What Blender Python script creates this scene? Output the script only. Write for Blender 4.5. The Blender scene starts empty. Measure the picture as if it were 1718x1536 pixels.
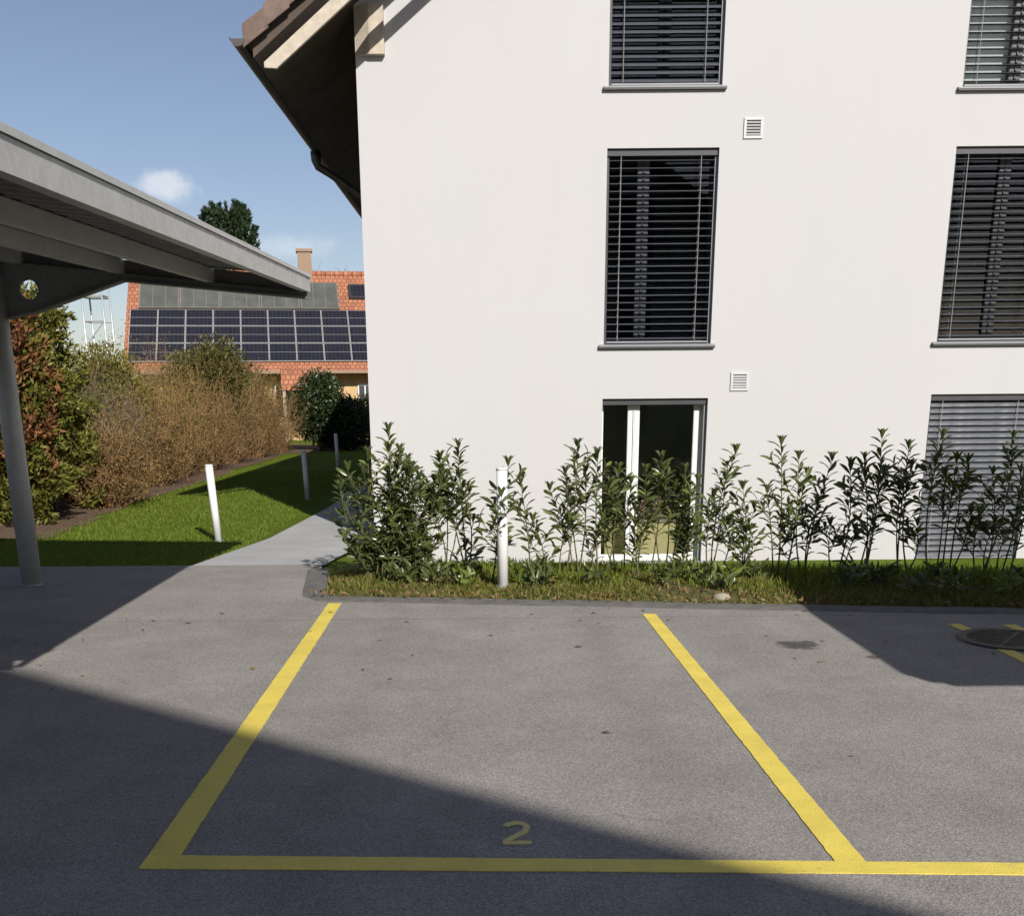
import bpy, bmesh, math, random
import numpy as np
from mathutils import Vector, Matrix

random.seed(7)
rng = np.random.default_rng(11)
SC = bpy.context.scene
COL = SC.collection

# ------------------------------------------------------------------ camera
F_PX, CX, CY, PW, PH = 1805.0, 829.0, 1190.0, 1718.0, 1536.0
pitch, roll = math.radians(16.34), math.radians(0.5)
fwd = Vector((0, math.cos(pitch), -math.sin(pitch)))
up0 = Vector((0, math.sin(pitch), math.cos(pitch)))
r0 = Vector((1, 0, 0))
rv = r0 * math.cos(roll) - up0 * math.sin(roll)
uv = up0 * math.cos(roll) + r0 * math.sin(roll)
cam = bpy.data.cameras.new('camera')
cam_o = bpy.data.objects.new('camera', cam)
COL.objects.link(cam_o)
m = Matrix((rv, uv, -fwd)).transposed().to_4x4()
m.translation = Vector((0, 0, 1.63))
cam_o.matrix_world = m
cam.sensor_fit = 'HORIZONTAL'
cam.sensor_width = 36
cam.lens = F_PX / PW * 36
cam.shift_x = (PW / 2 - CX) / PW
cam.shift_y = (CY - PH / 2) / PW
cam.clip_start, cam.clip_end = 0.05, 3000
SC.camera = cam_o

# ------------------------------------------------------------------ light
SUN_V = Vector((0.63, -1.53, 1.0)).normalized()          # towards the sun
elev = math.asin(SUN_V.z)
azim = math.atan2(SUN_V.x, SUN_V.y)
sun = bpy.data.lights.new('sun', 'SUN')
sun.energy, sun.angle, sun.color = 4.8, math.radians(0.53), (1.0, 0.955, 0.89)
sun_o = bpy.data.objects.new('sun', sun)
COL.objects.link(sun_o)
sun_o.rotation_euler = (-SUN_V).to_track_quat('-Z', 'Y').to_euler()
sun_o.location = (10, -25, 20)

world = bpy.data.worlds.new('World')
SC.world = world
world.use_nodes = True
wn, wl = world.node_tree.nodes, world.node_tree.links
wn.clear()
wout = wn.new('ShaderNodeOutputWorld')
wbg = wn.new('ShaderNodeBackground')
wbg.inputs[1].default_value = 0.072
sky = wn.new('ShaderNodeTexSky')
sky.sky_type = 'NISHITA'
sky.sun_disc = False
sky.sun_elevation, sky.sun_rotation = elev, azim
sky.altitude, sky.air_density, sky.dust_density, sky.ozone_density = 450, 1.0, 1.0, 1.6
tc = wn.new('ShaderNodeTexCoord')
nz = wn.new('ShaderNodeTexNoise')
nz.inputs['Scale'].default_value = 38
nz.inputs['Detail'].default_value = 7
nz.inputs['Roughness'].default_value = 0.6
wl.new(tc.outputs['Generated'], nz.inputs['Vector'])


def wmath(op, a, b=None, c=None):
    n = wn.new('ShaderNodeMath')
    n.operation = op
    for i, v in enumerate((a, b, c)):
        if v is None:
            continue
        if isinstance(v, (int, float)):
            n.inputs[i].default_value = v
        else:
            wl.new(v, n.inputs[i])
    return n.outputs[0]


# fair-weather cumulus scattered all round the horizon (azimuth deg clockwise from +Y, elevation deg, width, height, density)
clouds = [(-15.4, 9.35, .03, .015, .5), (-9.7, 6.9, .05, .012, .25), (-60, 9, .07, .02, .5), (-95, 13, .06, .02, .5),
          (-140, 8, .09, .022, .5), (170, 12, .07, .02, .5), (120, 9, .08, .02, .5), (75, 12, .06, .018, .5), (40, 8, .08, .02, .5)]
cov = None
for az, el, cw, chh, dens in clouds:
    a, e = math.radians(az), math.radians(el)
    c = (math.sin(a) * math.cos(e), math.cos(a) * math.cos(e), math.sin(e))
    s = wn.new('ShaderNodeVectorMath'); s.operation = 'SUBTRACT'
    wl.new(tc.outputs['Generated'], s.inputs[0]); s.inputs[1].default_value = c
    q = wn.new('ShaderNodeVectorMath'); q.operation = 'MULTIPLY'
    wl.new(s.outputs[0], q.inputs[0]); q.inputs[1].default_value = (1 / cw, 1 / cw, 1 / chh)
    ln = wn.new('ShaderNodeVectorMath'); ln.operation = 'LENGTH'
    wl.new(q.outputs[0], ln.inputs[0])
    d = wmath('MULTIPLY_ADD', nz.outputs[0], 1.7, wmath('SUBTRACT', ln.outputs['Value'], 0.85))
    mr = wn.new('ShaderNodeMapRange'); mr.interpolation_type = 'SMOOTHERSTEP'
    wl.new(d, mr.inputs[0])
    mr.inputs[1].default_value, mr.inputs[2].default_value = 1.1, 0.15
    mr.inputs[3].default_value, mr.inputs[4].default_value = 0, dens
    cov = mr.outputs[0] if cov is None else wmath('MAXIMUM', cov, mr.outputs[0])
wmix = wn.new('ShaderNodeMix'); wmix.data_type = 'RGBA'
wl.new(cov, wmix.inputs[0])
hs = wn.new('ShaderNodeHueSaturation')
hs.inputs['Saturation'].default_value = .93
wl.new(sky.outputs[0], hs.inputs['Color'])
tn = wn.new('ShaderNodeMix'); tn.data_type = 'RGBA'; tn.blend_type = 'MULTIPLY'; tn.inputs[0].default_value = 1
tn.inputs[7].default_value = (1.05, .985, 1.02, 1)
wl.new(hs.outputs[0], tn.inputs[6])
wl.new(tn.outputs[2], wmix.inputs[6])
wmix.inputs[7].default_value = (11.5, 11.3, 11.2, 1)
wl.new(wmix.outputs[2], wbg.inputs[0])
wl.new(wbg.outputs[0], wout.inputs[0])

SC.view_settings.view_transform = 'Standard'
SC.view_settings.look = 'None'
SC.view_settings.exposure = 0.3
SC.view_settings.gamma = 1.0
SC.view_settings.use_curve_mapping = False


# ------------------------------------------------------------------ materials
class NT:
    def __init__(s, name):
        s.m = bpy.data.materials.new(name)
        s.m.use_nodes = True
        s.n, s.l = s.m.node_tree.nodes, s.m.node_tree.links
        s.b = s.n['Principled BSDF']
        s.out = s.n['Material Output']
        s._co = None

    def set(s, **k):
        for a, v in k.items():
            s.b.inputs[a.replace('_', ' ')].default_value = v
        return s

    def co(s):
        if s._co is None:
            s._co = s.n.new('ShaderNodeTexCoord')
        return s._co.outputs['Object']

    def link(s, a, b):
        s.l.new(a, b)

    def noise(s, scale, detail=4, rough=.55, vec=None, out=0):
        n = s.n.new('ShaderNodeTexNoise')
        n.inputs['Scale'].default_value = scale
        n.inputs['Detail'].default_value = detail
        n.inputs['Roughness'].default_value = rough
        s.link(vec or s.co(), n.inputs['Vector'])
        return n.outputs[out]

    def voro(s, scale, feature='F1', out='Distance', vec=None):
        n = s.n.new('ShaderNodeTexVoronoi')
        n.feature = feature
        n.inputs['Scale'].default_value = scale
        s.link(vec or s.co(), n.inputs['Vector'])
        return n.outputs[out]

    def map(s, vec_scale, rot=(0, 0, 0), loc=(0, 0, 0)):
        n = s.n.new('ShaderNodeMapping')
        n.inputs['Scale'].default_value = vec_scale
        n.inputs['Rotation'].default_value = rot
        n.inputs['Location'].default_value = loc
        s.link(s.co(), n.inputs['Vector'])
        return n.outputs[0]

    def rng(s, v, a, b, c=0., d=1.):
        n = s.n.new('ShaderNodeMapRange')
        s.link(v, n.inputs[0])
        for i, x in enumerate((a, b, c, d)):
            n.inputs[i + 1].default_value = x
        return n.outputs[0]

    def ramp(s, v, stops):
        n = s.n.new('ShaderNodeValToRGB')
        while len(n.color_ramp.elements) < len(stops):
            n.color_ramp.elements.new(.5)
        for e, (p, c) in zip(n.color_ramp.elements, stops):
            e.position = p
            e.color = (*c, 1)
        s.link(v, n.inputs[0])
        return n.outputs[0]

    def mix(s, f, a, b, mode='MIX'):
        n = s.n.new('ShaderNodeMix')
        n.data_type = 'RGBA'
        n.blend_type = mode
        for i, v in ((0, f), (6, a), (7, b)):
            if isinstance(v, (int, float)):
                n.inputs[i].default_value = v
            elif isinstance(v, tuple):
                n.inputs[i].default_value = (*v, 1)
            else:
                s.link(v, n.inputs[i])
        return n.outputs[2]

    def math(s, op, a, b=0.):
        n = s.n.new('ShaderNodeMath')
        n.operation = op
        for i, v in enumerate((a, b)):
            if isinstance(v, (int, float)):
                n.inputs[i].default_value = v
            else:
                s.link(v, n.inputs[i])
        return n.outputs[0]

    def col(s, c):
        if isinstance(c, tuple):
            s.b.inputs['Base Color'].default_value = (*c, 1)
        else:
            s.link(c, s.b.inputs['Base Color'])
        return s

    def bump(s, h, strength=.3, dist=.01):
        n = s.n.new('ShaderNodeBump')
        n.inputs['Strength'].default_value = strength
        n.inputs['Distance'].default_value = dist
        s.link(h, n.inputs['Height'])
        s.link(n.outputs[0], s.b.inputs['Normal'])
        return s

    def island(s):
        return s.n.new('ShaderNodeNewGeometry').outputs['Random Per Island']


M = {}


def plain(name, c, rough=.6, var=.12, scale=8, metallic=0., bump=0., bscale=60, spec=.5):
    t = NT(name).set(Roughness=rough, Metallic=metallic)
    t.b.inputs['Specular IOR Level'].default_value = spec
    v = t.rng(t.noise(scale, 5), .3, .7, 1 - var, 1 + var)
    t.col(t.mix(1., c, v, 'MULTIPLY'))
    if bump:
        t.bump(t.noise(bscale, 4), bump, .005)
    M[name] = t.m
    return t


# asphalt: aggregate speckle, tyre-worn patches, damp stains
def asphalt():
    t = NT('asphalt').set(Roughness=.88)
    t.b.inputs['Specular IOR Level'].default_value = .3
    base = t.ramp(t.noise(.42, 5, .62), [(.3, (.24, .222, .203)), (.5, (.273, .253, .233)), (.72, (.303, .282, .26))])
    fine = t.voro(165, out='Color')
    sep = t.n.new('ShaderNodeSeparateColor'); t.link(fine, sep.inputs[0])
    c = t.mix(1., base, t.rng(sep.outputs[0], 0, 1, .66, 1.32), 'MULTIPLY')
    c = t.mix(1., c, t.rng(t.noise(120, 3, .7), .34, .46, .62, 1), 'MULTIPLY')
    c = t.mix(1., c, t.rng(t.noise(2.1, 7, .68), .3, .66, .86, 1.08), 'MULTIPLY')
    # two faint tyre tracks where cars roll into the bay, a day joint across the lot and a few hairline cracks
    xs = t.n.new('ShaderNodeSeparateXYZ'); t.link(t.co(), xs.inputs[0])
    wob = t.rng(t.noise(.8, 3), 0, 1, -.12, .12)
    for tx in (-.72, .74):
        dx = t.math('ABSOLUTE', t.math('SUBTRACT', t.math('ADD', xs.outputs[0], wob), tx))
        tr_ = t.rng(dx, .04, .2, .93, 1)
        c = t.mix(1., c, tr_, 'MULTIPLY')
    jn = t.math('ABSOLUTE', t.math('SUBTRACT', t.math('ADD', xs.outputs[1], t.rng(t.noise(5, 4), 0, 1, -.03, .03)), 8.02))
    c = t.mix(1., c, t.rng(jn, .004, .018, .72, 1), 'MULTIPLY')
    wv = t.n.new('ShaderNodeVectorMath'); wv.operation = 'MULTIPLY_ADD'
    t.link(t.noise(2.5, 4, .6, out=1), wv.inputs[0]); wv.inputs[1].default_value = (.5, .5, .5); t.link(t.co(), wv.inputs[2])
    ck = t.voro(.42, 'DISTANCE_TO_EDGE', vec=wv.outputs[0])
    on = t.rng(t.noise(.33, 2), .54, .62, 0, .3)
    cf = t.math('MULTIPLY', t.rng(ck, .0015, .006, 1, 0), on)
    c = t.mix(cf, c, (.07, .065, .06))
    for (sx, sy, wx, wy, dk) in ((2.05, 7.05, .15, .15, .3), (2.42, 6.68, .05, .05, .4), (3.35, 5.85, .3, .16, .4)):
        s = t.n.new('ShaderNodeVectorMath'); s.operation = 'SUBTRACT'
        t.link(t.co(), s.inputs[0]); s.inputs[1].default_value = (sx, sy, 0)
        q = t.n.new('ShaderNodeVectorMath'); q.operation = 'MULTIPLY'
        t.link(s.outputs[0], q.inputs[0]); q.inputs[1].default_value = (1 / wx, 1 / wy, 0)
        ln = t.n.new('ShaderNodeVectorMath'); ln.operation = 'LENGTH'
        t.link(q.outputs[0], ln.inputs[0])
        d = t.math('ADD', ln.outputs['Value'], t.rng(t.noise(9, 6, .75), 0, 1, -1.5, 1.5))
        k = t.rng(d, .6, 1.05, dk, 1)
        c = t.mix(1., c, k, 'MULTIPLY')
    t.col(c)
    h = t.math('ADD', t.math('MULTIPLY', t.voro(165), .6), t.noise(90, 4, .7))
    t.bump(h, .45, .005)
    M['asphalt'] = t.m


asphalt()
t = plain('asphalt_lip', (.125, .118, .108), .9, .25, 9, bump=.7, bscale=70)


def paint(name, c):
    t = NT(name).set(Roughness=.6)
    v = t.mix(1., c, t.rng(t.noise(5, 5), .3, .7, .88, 1.06), 'MULTIPLY')
    wear = t.math('MAXIMUM', t.rng(t.noise(60, 6, .75), .58, .68, 0, .75), t.rng(t.noise(3.5, 7, .75), .6, .72, 0, .45))
    t.col(t.mix(wear, v, (.25, .22, .14)))
    t.bump(t.math('ADD', t.math('MULTIPLY', t.voro(130), .6), t.noise(60, 5, .7)), .4, .005)
    M[name] = t.m


paint('yellow_paint', (.76, .60, .10))
paint('faded_paint', (.66, .55, .2))


def concrete():
    t = NT('concrete').set(Roughness=.85)
    c = t.ramp(t.noise(1.6, 6, .65), [(.3, (.33, .327, .315)), (.7, (.41, .406, .395))])
    c = t.mix(1., c, t.rng(t.noise(90, 3, .7), .3, .7, .86, 1.1), 'MULTIPLY')
    t.col(c).bump(t.noise(80, 4), .3, .004)
    M['concrete'] = t.m


concrete()


def stucco():
    t = NT('stucco').set(Roughness=.92)
    t.b.inputs['Specular IOR Level'].default_value = .2
    c = t.ramp(t.noise(.35, 4, .6), [(.3, (.466, .463, .462)), (.55, (.478, .468, .468)), (.75, (.469, .47, .465))])
    c = t.mix(1., c, t.rng(t.noise(160, 3, .6), .3, .7, .955, 1.03), 'MULTIPLY')
    # faint rain streaks
    st = t.rng(t.noise(1., 5, .6, t.map((3.2, 3.2, .22))), .25, .5, .985, 1)
    c = t.mix(1., c, st, 'MULTIPLY')
    t.col(c).bump(t.noise(220, 3, .7), .25, .003)
    M['stucco'] = t.m


stucco()


def steel(name, lo, hi, rough=.5, metallic=.55):
    t = NT(name).set(Roughness=rough, Metallic=metallic)
    v = t.n.new('ShaderNodeTexVoronoi'); v.inputs['Scale'].default_value = 26
    t.link(t.co(), v.inputs['Vector'])
    sep = t.n.new('ShaderNodeSeparateColor'); t.link(v.outputs['Color'], sep.inputs[0])
    a = t.math('ADD', t.math('MULTIPLY', sep.outputs[0], .35), t.math('MULTIPLY', t.noise(3, 6, .65), .75))
    t.col(t.ramp(a, [(.25, lo), (.75, hi)]))
    t.link(t.rng(t.noise(7, 4), .3, .7, rough - .08, rough + .12), t.b.inputs['Roughness'])
    M[name] = t.m


steel('galvanised', (.37, .37, .355), (.45, .45, .435), .5, .2)
steel('sheet_metal', (.13, .128, .12), (.19, .187, .178), .6, .2)
steel('slat_paint', (.045, .052, .064), (.058, .065, .079), .55, .0)
plain('white_coat', (.68, .68, .67), .4, .05, 5)
plain('aluminium', (.48, .48, .48), .4, .06, 10, .5)
plain('dark_metal', (.035, .036, .04), .5, .15, 10)
plain('frame_white', (.66, .66, .65), .35, .03, 4)
plain('frame_dark', (.035, .039, .047), .4, .05, 4)
plain('frame_grey', (.24, .25, .26), .4, .05, 4)
plain('cord', (.2, .2, .2), .7, .05, 10)
plain('interior_wall', (.5, .49, .46), .9, .05, 2)
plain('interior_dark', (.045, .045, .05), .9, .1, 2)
plain('cabinet_wood', (.72, .58, .30), .5, .12, 5)
plain('timber', (.45, .39, .31), .7, .15, 12, bump=.2, bscale=40)
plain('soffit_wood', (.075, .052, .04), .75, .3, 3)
plain('tile_brown', (.155, .105, .085), .8, .28, 7, bump=.35, bscale=50)
plain('gutter_metal', (.10, .085, .08), .45, .2, 8, .5)
plain('iron', (.05, .045, .042), .6, .3, 14, .4, bump=.3)
plain('pit_shade', (.008, .008, .008), .9)
plain('stone', (.27, .25, .2), .85, .2, 6, bump=.5, bscale=20)
plain('render_yellow', (.52, .35, .18), .9, .1, 3)
plain('chimney_brick', (.28, .19, .135), .9, .35, 30, bump=.4, bscale=60)
plain('collector', (.095, .1, .085), .25, .2, 2)
plain('backsheet', (.85, .85, .85), .9, .05, 4)
plain('bark', (.09, .065, .048), .95, .3, 15, bump=.7, bscale=25)
plain('stem_green', (.10, .095, .04), .8, .25, 20)
plain('vent_white', (.5, .5, .49), .5, .05, 5)
plain('twig_brown', (.21, .12, .05), .85, .3, 4)
plain('twig_grey', (.15, .115, .085), .9, .25, 4)
plain('flower', (.62, .33, .36), .7, .2, 20)


def solar():
    t = NT('solar_cell').set(Roughness=.25)
    n = t.n.new('ShaderNodeTexBrick')
    n.offset = 0
    n.inputs['Scale'].default_value = 1
    n.inputs['Color1'].default_value = (.013, .013, .02, 1)
    n.inputs['Color2'].default_value = (.017, .017, .024, 1)
    n.inputs['Mortar'].default_value = (.045, .045, .055, 1)
    n.inputs['Mortar Size'].default_value = .006
    n.inputs['Brick Width'].default_value = .17
    n.inputs['Row Height'].default_value = .17
    t.link(t.co(), n.inputs['Vector'])
    t.col(n.outputs[0])
    M['solar_cell'] = t.m


solar()


def rooftile():
    t = NT('roof_tile').set(Roughness=.85)
    n = t.n.new('ShaderNodeTexBrick')
    n.inputs['Scale'].default_value = 1
    n.inputs['Color1'].default_value = (.32, .125, .065, 1)
    n.inputs['Color2'].default_value = (.41, .17, .085, 1)
    n.inputs['Mortar'].default_value = (.15, .055, .035, 1)
    n.inputs['Mortar Size'].default_value = .018
    n.inputs['Brick Width'].default_value = .2
    n.inputs['Row Height'].default_value = .24
    t.link(t.co(), n.inputs['Vector'])
    c = t.mix(1., n.outputs[0], t.rng(t.noise(1.2, 5), .3, .7, .8, 1.15), 'MULTIPLY')
    t.col(c).bump(n.outputs['Fac'], -.6, .04)
    M['roof_tile'] = t.m


rooftile()


def glass():
    t = NT('window_glass')
    t.n.remove(t.b)
    tr = t.n.new('ShaderNodeBsdfTransparent'); tr.inputs[0].default_value = (.80, .83, .82, 1)
    gl = t.n.new('ShaderNodeBsdfGlossy'); gl.inputs['Roughness'].default_value = .015
    fr = t.n.new('ShaderNodeFresnel'); fr.inputs[0].default_value = 1.42
    mx = t.n.new('ShaderNodeMixShader')
    t.link(fr.outputs[0], mx.inputs[0]); t.link(tr.outputs[0], mx.inputs[1]); t.link(gl.outputs[0], mx.inputs[2])
    t.link(mx.outputs[0], t.out.inputs[0])
    M['window_glass'] = t.m


glass()


def leaf(name, stops, rough=.45, trans=.25, spec=.4, patch=None):
    t = NT(name).set(Roughness=rough)
    t.b.inputs['Specular IOR Level'].default_value = spec
    c = t.ramp(t.island(), [(i / (len(stops) - 1), s) for i, s in enumerate(stops)])
    if patch:
        c = t.mix(t.rng(t.noise(patch[0], 3), .45, .6, 0, .8), c, patch[1])
    t.col(c)
    tl = t.n.new('ShaderNodeBsdfTranslucent')
    t.link(t.mix(1., c, (1.25, 1.2, .6), 'MULTIPLY'), tl.inputs[0])
    mx = t.n.new('ShaderNodeMixShader')
    mx.inputs[0].default_value = trans
    t.link(t.b.outputs[0], mx.inputs[1]); t.link(tl.outputs[0], mx.inputs[2])
    t.link(mx.outputs[0], t.out.inputs[0])
    M[name] = t.m


leaf('laurel_leaf', [(.058, .076, .027), (.105, .13, .04), (.075, .098, .033), (.17, .195, .055)], .28, .22, .55)
leaf('laurel_young', [(.12, .16, .03), (.16, .2, .04)], .4, .3)
leaf('thuja_leaf', [(.06, .07, .012), (.11, .12, .018), (.16, .155, .024), (.21, .19, .035)], .6, .2)
leaf('thuja_dead', [(.17, .07, .025), (.25, .11, .04), (.14, .07, .03)], .8, .15)
leaf('olive_leaf', [(.09, .085, .02), (.14, .125, .03), (.06, .07, .018)], .6, .25)
leaf('gold_leaf', [(.17, .16, .025), (.24, .21, .04), (.12, .12, .02)], .6, .3)
leaf('evergreen_leaf', [(.02, .035, .012), (.03, .05, .015), (.045, .07, .02)], .4, .15)
leaf('russet_leaf', [(.2, .115, .035), (.29, .175, .055), (.14, .09, .03), (.24, .2, .07)], .8, .3)
leaf('pine_needle', [(.022, .042, .018), (.035, .06, .025), (.05, .075, .03)], .5, .1)
leaf('grass_blade', [(.12, .17, .012), (.17, .23, .018), (.1, .15, .01), (.22, .24, .04)], .6, .3)
leaf('verge_grass', [(.1, .13, .015), (.2, .19, .035), (.07, .11, .012), (.3, .25, .07)], .7, .3)
leaf('dry_litter', [(.16, .1, .04), (.24, .16, .06), (.11, .065, .03), (.28, .2, .09)], .9, .15)


def ground_mats():
    t = NT('lawn').set(Roughness=.9)
    t.b.inputs['Specular IOR Level'].default_value = .15
    c = t.ramp(t.noise(26, 5, .75), [(.3, (.085, .13, .008)), (.55, (.14, .2, .012)), (.75, (.2, .25, .02))])
    c = t.mix(1., c, t.rng(t.noise(1.3, 4), .3, .7, .85, 1.12), 'MULTIPLY')
    far = t.rng(t.noise(.05, 3), .4, .6, .8, 1.1)
    t.col(t.mix(1., c, far, 'MULTIPLY')).bump(t.noise(70, 3, .8), .9, .03)
    M['lawn'] = t.m
    t = NT('mulch').set(Roughness=.95)
    c = t.ramp(t.noise(16, 6, .75), [(.3, (.07, .04, .022)), (.55, (.16, .095, .055)), (.8, (.27, .18, .11))])
    t.col(c).bump(t.noise(22, 5, .75), 1., .05)
    M['mulch'] = t.m
    t = NT('verge_soil').set(Roughness=.95)
    c = t.ramp(t.noise(10, 6, .75), [(.28, (.05, .04, .016)), (.45, (.085, .095, .015)), (.6, (.17, .14, .035)), (.8, (.2, .14, .06))])
    t.col(c).bump(t.noise(35, 5, .75), 1., .04)
    M['verge_soil'] = t.m


ground_mats()


# ------------------------------------------------------------------ mesh helpers
class MB:
    def __init__(s):
        s.v, s.f = [], []

    def add(s, vs, fs):
        o = len(s.v)
        s.v += [tuple(v) for v in vs]
        s.f += [tuple(i + o for i in f) for f in fs]
        return s

    def quad(s, *p):
        return s.add(p, [tuple(range(len(p)))])

    def box(s, x0, x1, y0, y1, z0, z1):
        return s.add([(x0, y0, z0), (x1, y0, z0), (x1, y1, z0), (x0, y1, z0), (x0, y0, z1), (x1, y0, z1), (x1, y1, z1), (x0, y1, z1)],
                     [(0, 3, 2, 1), (4, 5, 6, 7), (0, 1, 5, 4), (1, 2, 6, 5), (2, 3, 7, 6), (3, 0, 4, 7)])

    def bar(s, a, b, w, h, up=(0, 0, 1)):
        a, b = Vector(a), Vector(b)
        d = (b - a).normalized()
        x = d.cross(Vector(up)).normalized() * (w / 2)
        y = x.cross(d).normalized() * (h / 2)
        p = [a - x - y, a + x - y, a + x + y, a - x + y, b - x - y, b + x - y, b + x + y, b - x + y]
        return s.add(p, [(0, 3, 2, 1), (4, 5, 6, 7), (0, 1, 5, 4), (1, 2, 6, 5), (2, 3, 7, 6), (3, 0, 4, 7)])

    def tube(s, pts, rad, n=8, cap=True):
        pts = [Vector(p) for p in pts]
        if not hasattr(rad, '__len__'):
            rad = [rad] * len(pts)
        o = len(s.v)
        for i, p in enumerate(pts):
            d = (pts[min(i + 1, len(pts) - 1)] - pts[max(i - 1, 0)]).normalized()
            ref = Vector((0, 0, 1)) if abs(d.z) < .9 else Vector((1, 0, 0))
            x = d.cross(ref).normalized()
            y = d.cross(x)
            for k in range(n):
                a = 2 * math.pi * k / n
                s.v.append(tuple(p + (x * math.cos(a) + y * math.sin(a)) * rad[i]))
        for i in range(len(pts) - 1):
            for k in range(n):
                s.f.append((o + i * n + k, o + i * n + (k + 1) % n, o + (i + 1) * n + (k + 1) % n, o + (i + 1) * n + k))
        if cap:
            s.f.append(tuple(o + k for k in range(n))[::-1])
            s.f.append(tuple(o + (len(pts) - 1) * n + k for k in range(n)))
        return s

    def prism(s, poly, y0, y1):          # polygon in XZ extruded along Y
        n = len(poly)
        vs = [(x, y0, z) for x, z in poly] + [(x, y1, z) for x, z in poly]
        return s.add(vs, [tuple(range(n)), tuple(range(2 * n - 1, n - 1, -1))] + [(i, i + n, (i + 1) % n + n, (i + 1) % n) for i in range(n)])

    def slab(s, poly, z0, z1):           # polygon in XY extruded along Z
        n = len(poly)
        vs = [(x, y, z0) for x, y in poly] + [(x, y, z1) for x, y in poly]
        return s.add(vs, [tuple(range(n))[::-1], tuple(range(n, 2 * n))] + [(i, (i + 1) % n, (i + 1) % n + n, i + n) for i in range(n)])

    def mesh(s, name, mat, smooth=False, bevel=0):
        me = bpy.data.meshes.new(name)
        me.from_pydata(s.v, [], s.f)
        bm = bmesh.new(); bm.from_mesh(me)
        bmesh.ops.recalc_face_normals(bm, faces=bm.faces)
        if bevel:
            bmesh.ops.bevel(bm, geom=list(bm.edges), offset=bevel, segments=2, affect='EDGES', clamp_overlap=True)
        bm.to_mesh(me); bm.free()
        me.materials.append(M[mat])
        if smooth:
            me.polygons.foreach_set('use_smooth', [True] * len(me.polygons))
        return me

    def build(s, name, mat, parent=None, smooth=False, bevel=0):
        return link(name, s.mesh(name, mat, smooth, bevel), parent)


def link(name, me, parent=None, loc=None):
    o = bpy.data.objects.new(name, me)
    COL.objects.link(o)
    if parent is not None:
        o.parent = parent
        o.matrix_parent_inverse = Matrix.Translation(-world_loc(parent))
    if loc is not None:
        o.location = loc
    return o


WL = {}


def world_loc(o):
    return WL.get(o.name, Vector((0, 0, 0)))


def thing(name, label, cat, loc=(0, 0, 0), group=None):
    o = bpy.data.objects.new(name, None)
    COL.objects.link(o)
    o.location = loc
    WL[o.name] = Vector(loc)
    o.empty_display_size = .2
    return tag(o, label, cat, group)


def tag(o, label=None, cat=None, group=None, kind=None):
    for k, v in (('label', label), ('category', cat), ('group', group), ('kind', kind)):
        if v:
            o[k] = v
    return o


def smooth01(a, b, v):
    t = min(1, max(0, (v - a) / (b - a)))
    return t * t * (3 - 2 * t)


def np_mesh(name, verts, faces, mat, smooth=False):
    """verts (N,3) and faces (M,k) numpy arrays to a mesh"""
    me = bpy.data.meshes.new(name)
    k = faces.shape[1]
    me.vertices.add(len(verts)); me.loops.add(faces.size); me.polygons.add(len(faces))
    me.vertices.foreach_set('co', verts.astype(np.float32).ravel())
    me.loops.foreach_set('vertex_index', faces.astype(np.int32).ravel())
    me.polygons.foreach_set('loop_start', np.arange(0, faces.size, k, dtype=np.int32))
    me.polygons.foreach_set('loop_total', np.full(len(faces), k, dtype=np.int32))
    if smooth:
        me.polygons.foreach_set('use_smooth', np.ones(len(faces), dtype=bool))
    me.update(calc_edges=True)
    me.materials.append(M[mat])
    return me


LEAF4 = (np.array([[0, 0, 0], [.5, .45, .12], [0, 1, 0], [-.5, .45, .12]]), np.array([[0, 1, 2, 3]]))
LEAF6 = (np.array([[0, 0, 0], [.34, .25, .09], [.46, .55, .13], [.3, .82, .08], [0, 1, -.02], [-.3, .82, .08], [-.46, .55, .13], [-.34, .25, .09], [0, .5, .09]]),
         np.array([[0, 1, 2, 8], [8, 2, 3, 4], [8, 4, 5, 6], [0, 8, 6, 7]]))
BLADE = (np.array([[-.5, 0, 0], [.5, 0, 0], [.28, .6, .1], [-.0, 1, .3]]), np.array([[0, 1, 2, 3]]))


def leaves(pos, direc, length, width, tmpl=LEAF4, facing=None):
    """scatter leaf shapes: base pos, growth direction, sizes; facing = rough normal (random when None)"""
    n = len(pos)
    d = direc / np.linalg.norm(direc, axis=1, keepdims=True)
    nrm = rng.normal(size=(n, 3)) if facing is None else facing + rng.normal(size=(n, 3)) * .35
    x = np.cross(d, nrm); x /= np.linalg.norm(x, axis=1, keepdims=True) + 1e-9
    z = np.cross(x, d)
    tv, tf = tmpl
    L = np.broadcast_to(length, n)[:, None, None]
    Wd = np.broadcast_to(width, n)[:, None, None]
    v = pos[:, None] + tv[None, :, 0, None] * Wd * x[:, None] + tv[None, :, 1, None] * L * d[:, None] + tv[None, :, 2, None] * L * z[:, None]
    k = len(tv)
    f = tf[None] + (np.arange(n) * k)[:, None, None]
    return v.reshape(-1, 3), f.reshape(-1, tf.shape[1])


# ------------------------------------------------------------------ terrain
def lot_edge(x):                    # where the asphalt meets the planted strip
    return 8.93 - .145 * (x + 1.45)


def height(x, y):
    left = -.04 - .047 * (min(max(y, 10.8), 14.2) - 10.8)
    e = y - lot_edge(x)
    if e < 0:
        right = -.05
    else:
        right = -.05 + .075 * smooth01(0, .25, e) - .03 * smooth01(.6, 1.8, e) - .475 * smooth01(1.7, 4.0, e)
    t = smooth01(-1.75, -1.05, x) if y < 14.2 else smooth01(-1.65, -1.2, x)
    back = -.5 + .3 * smooth01(37, 44, y)
    if y > 14:
        right = back
    h = left * (1 - t) + right * t
    return h


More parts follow.
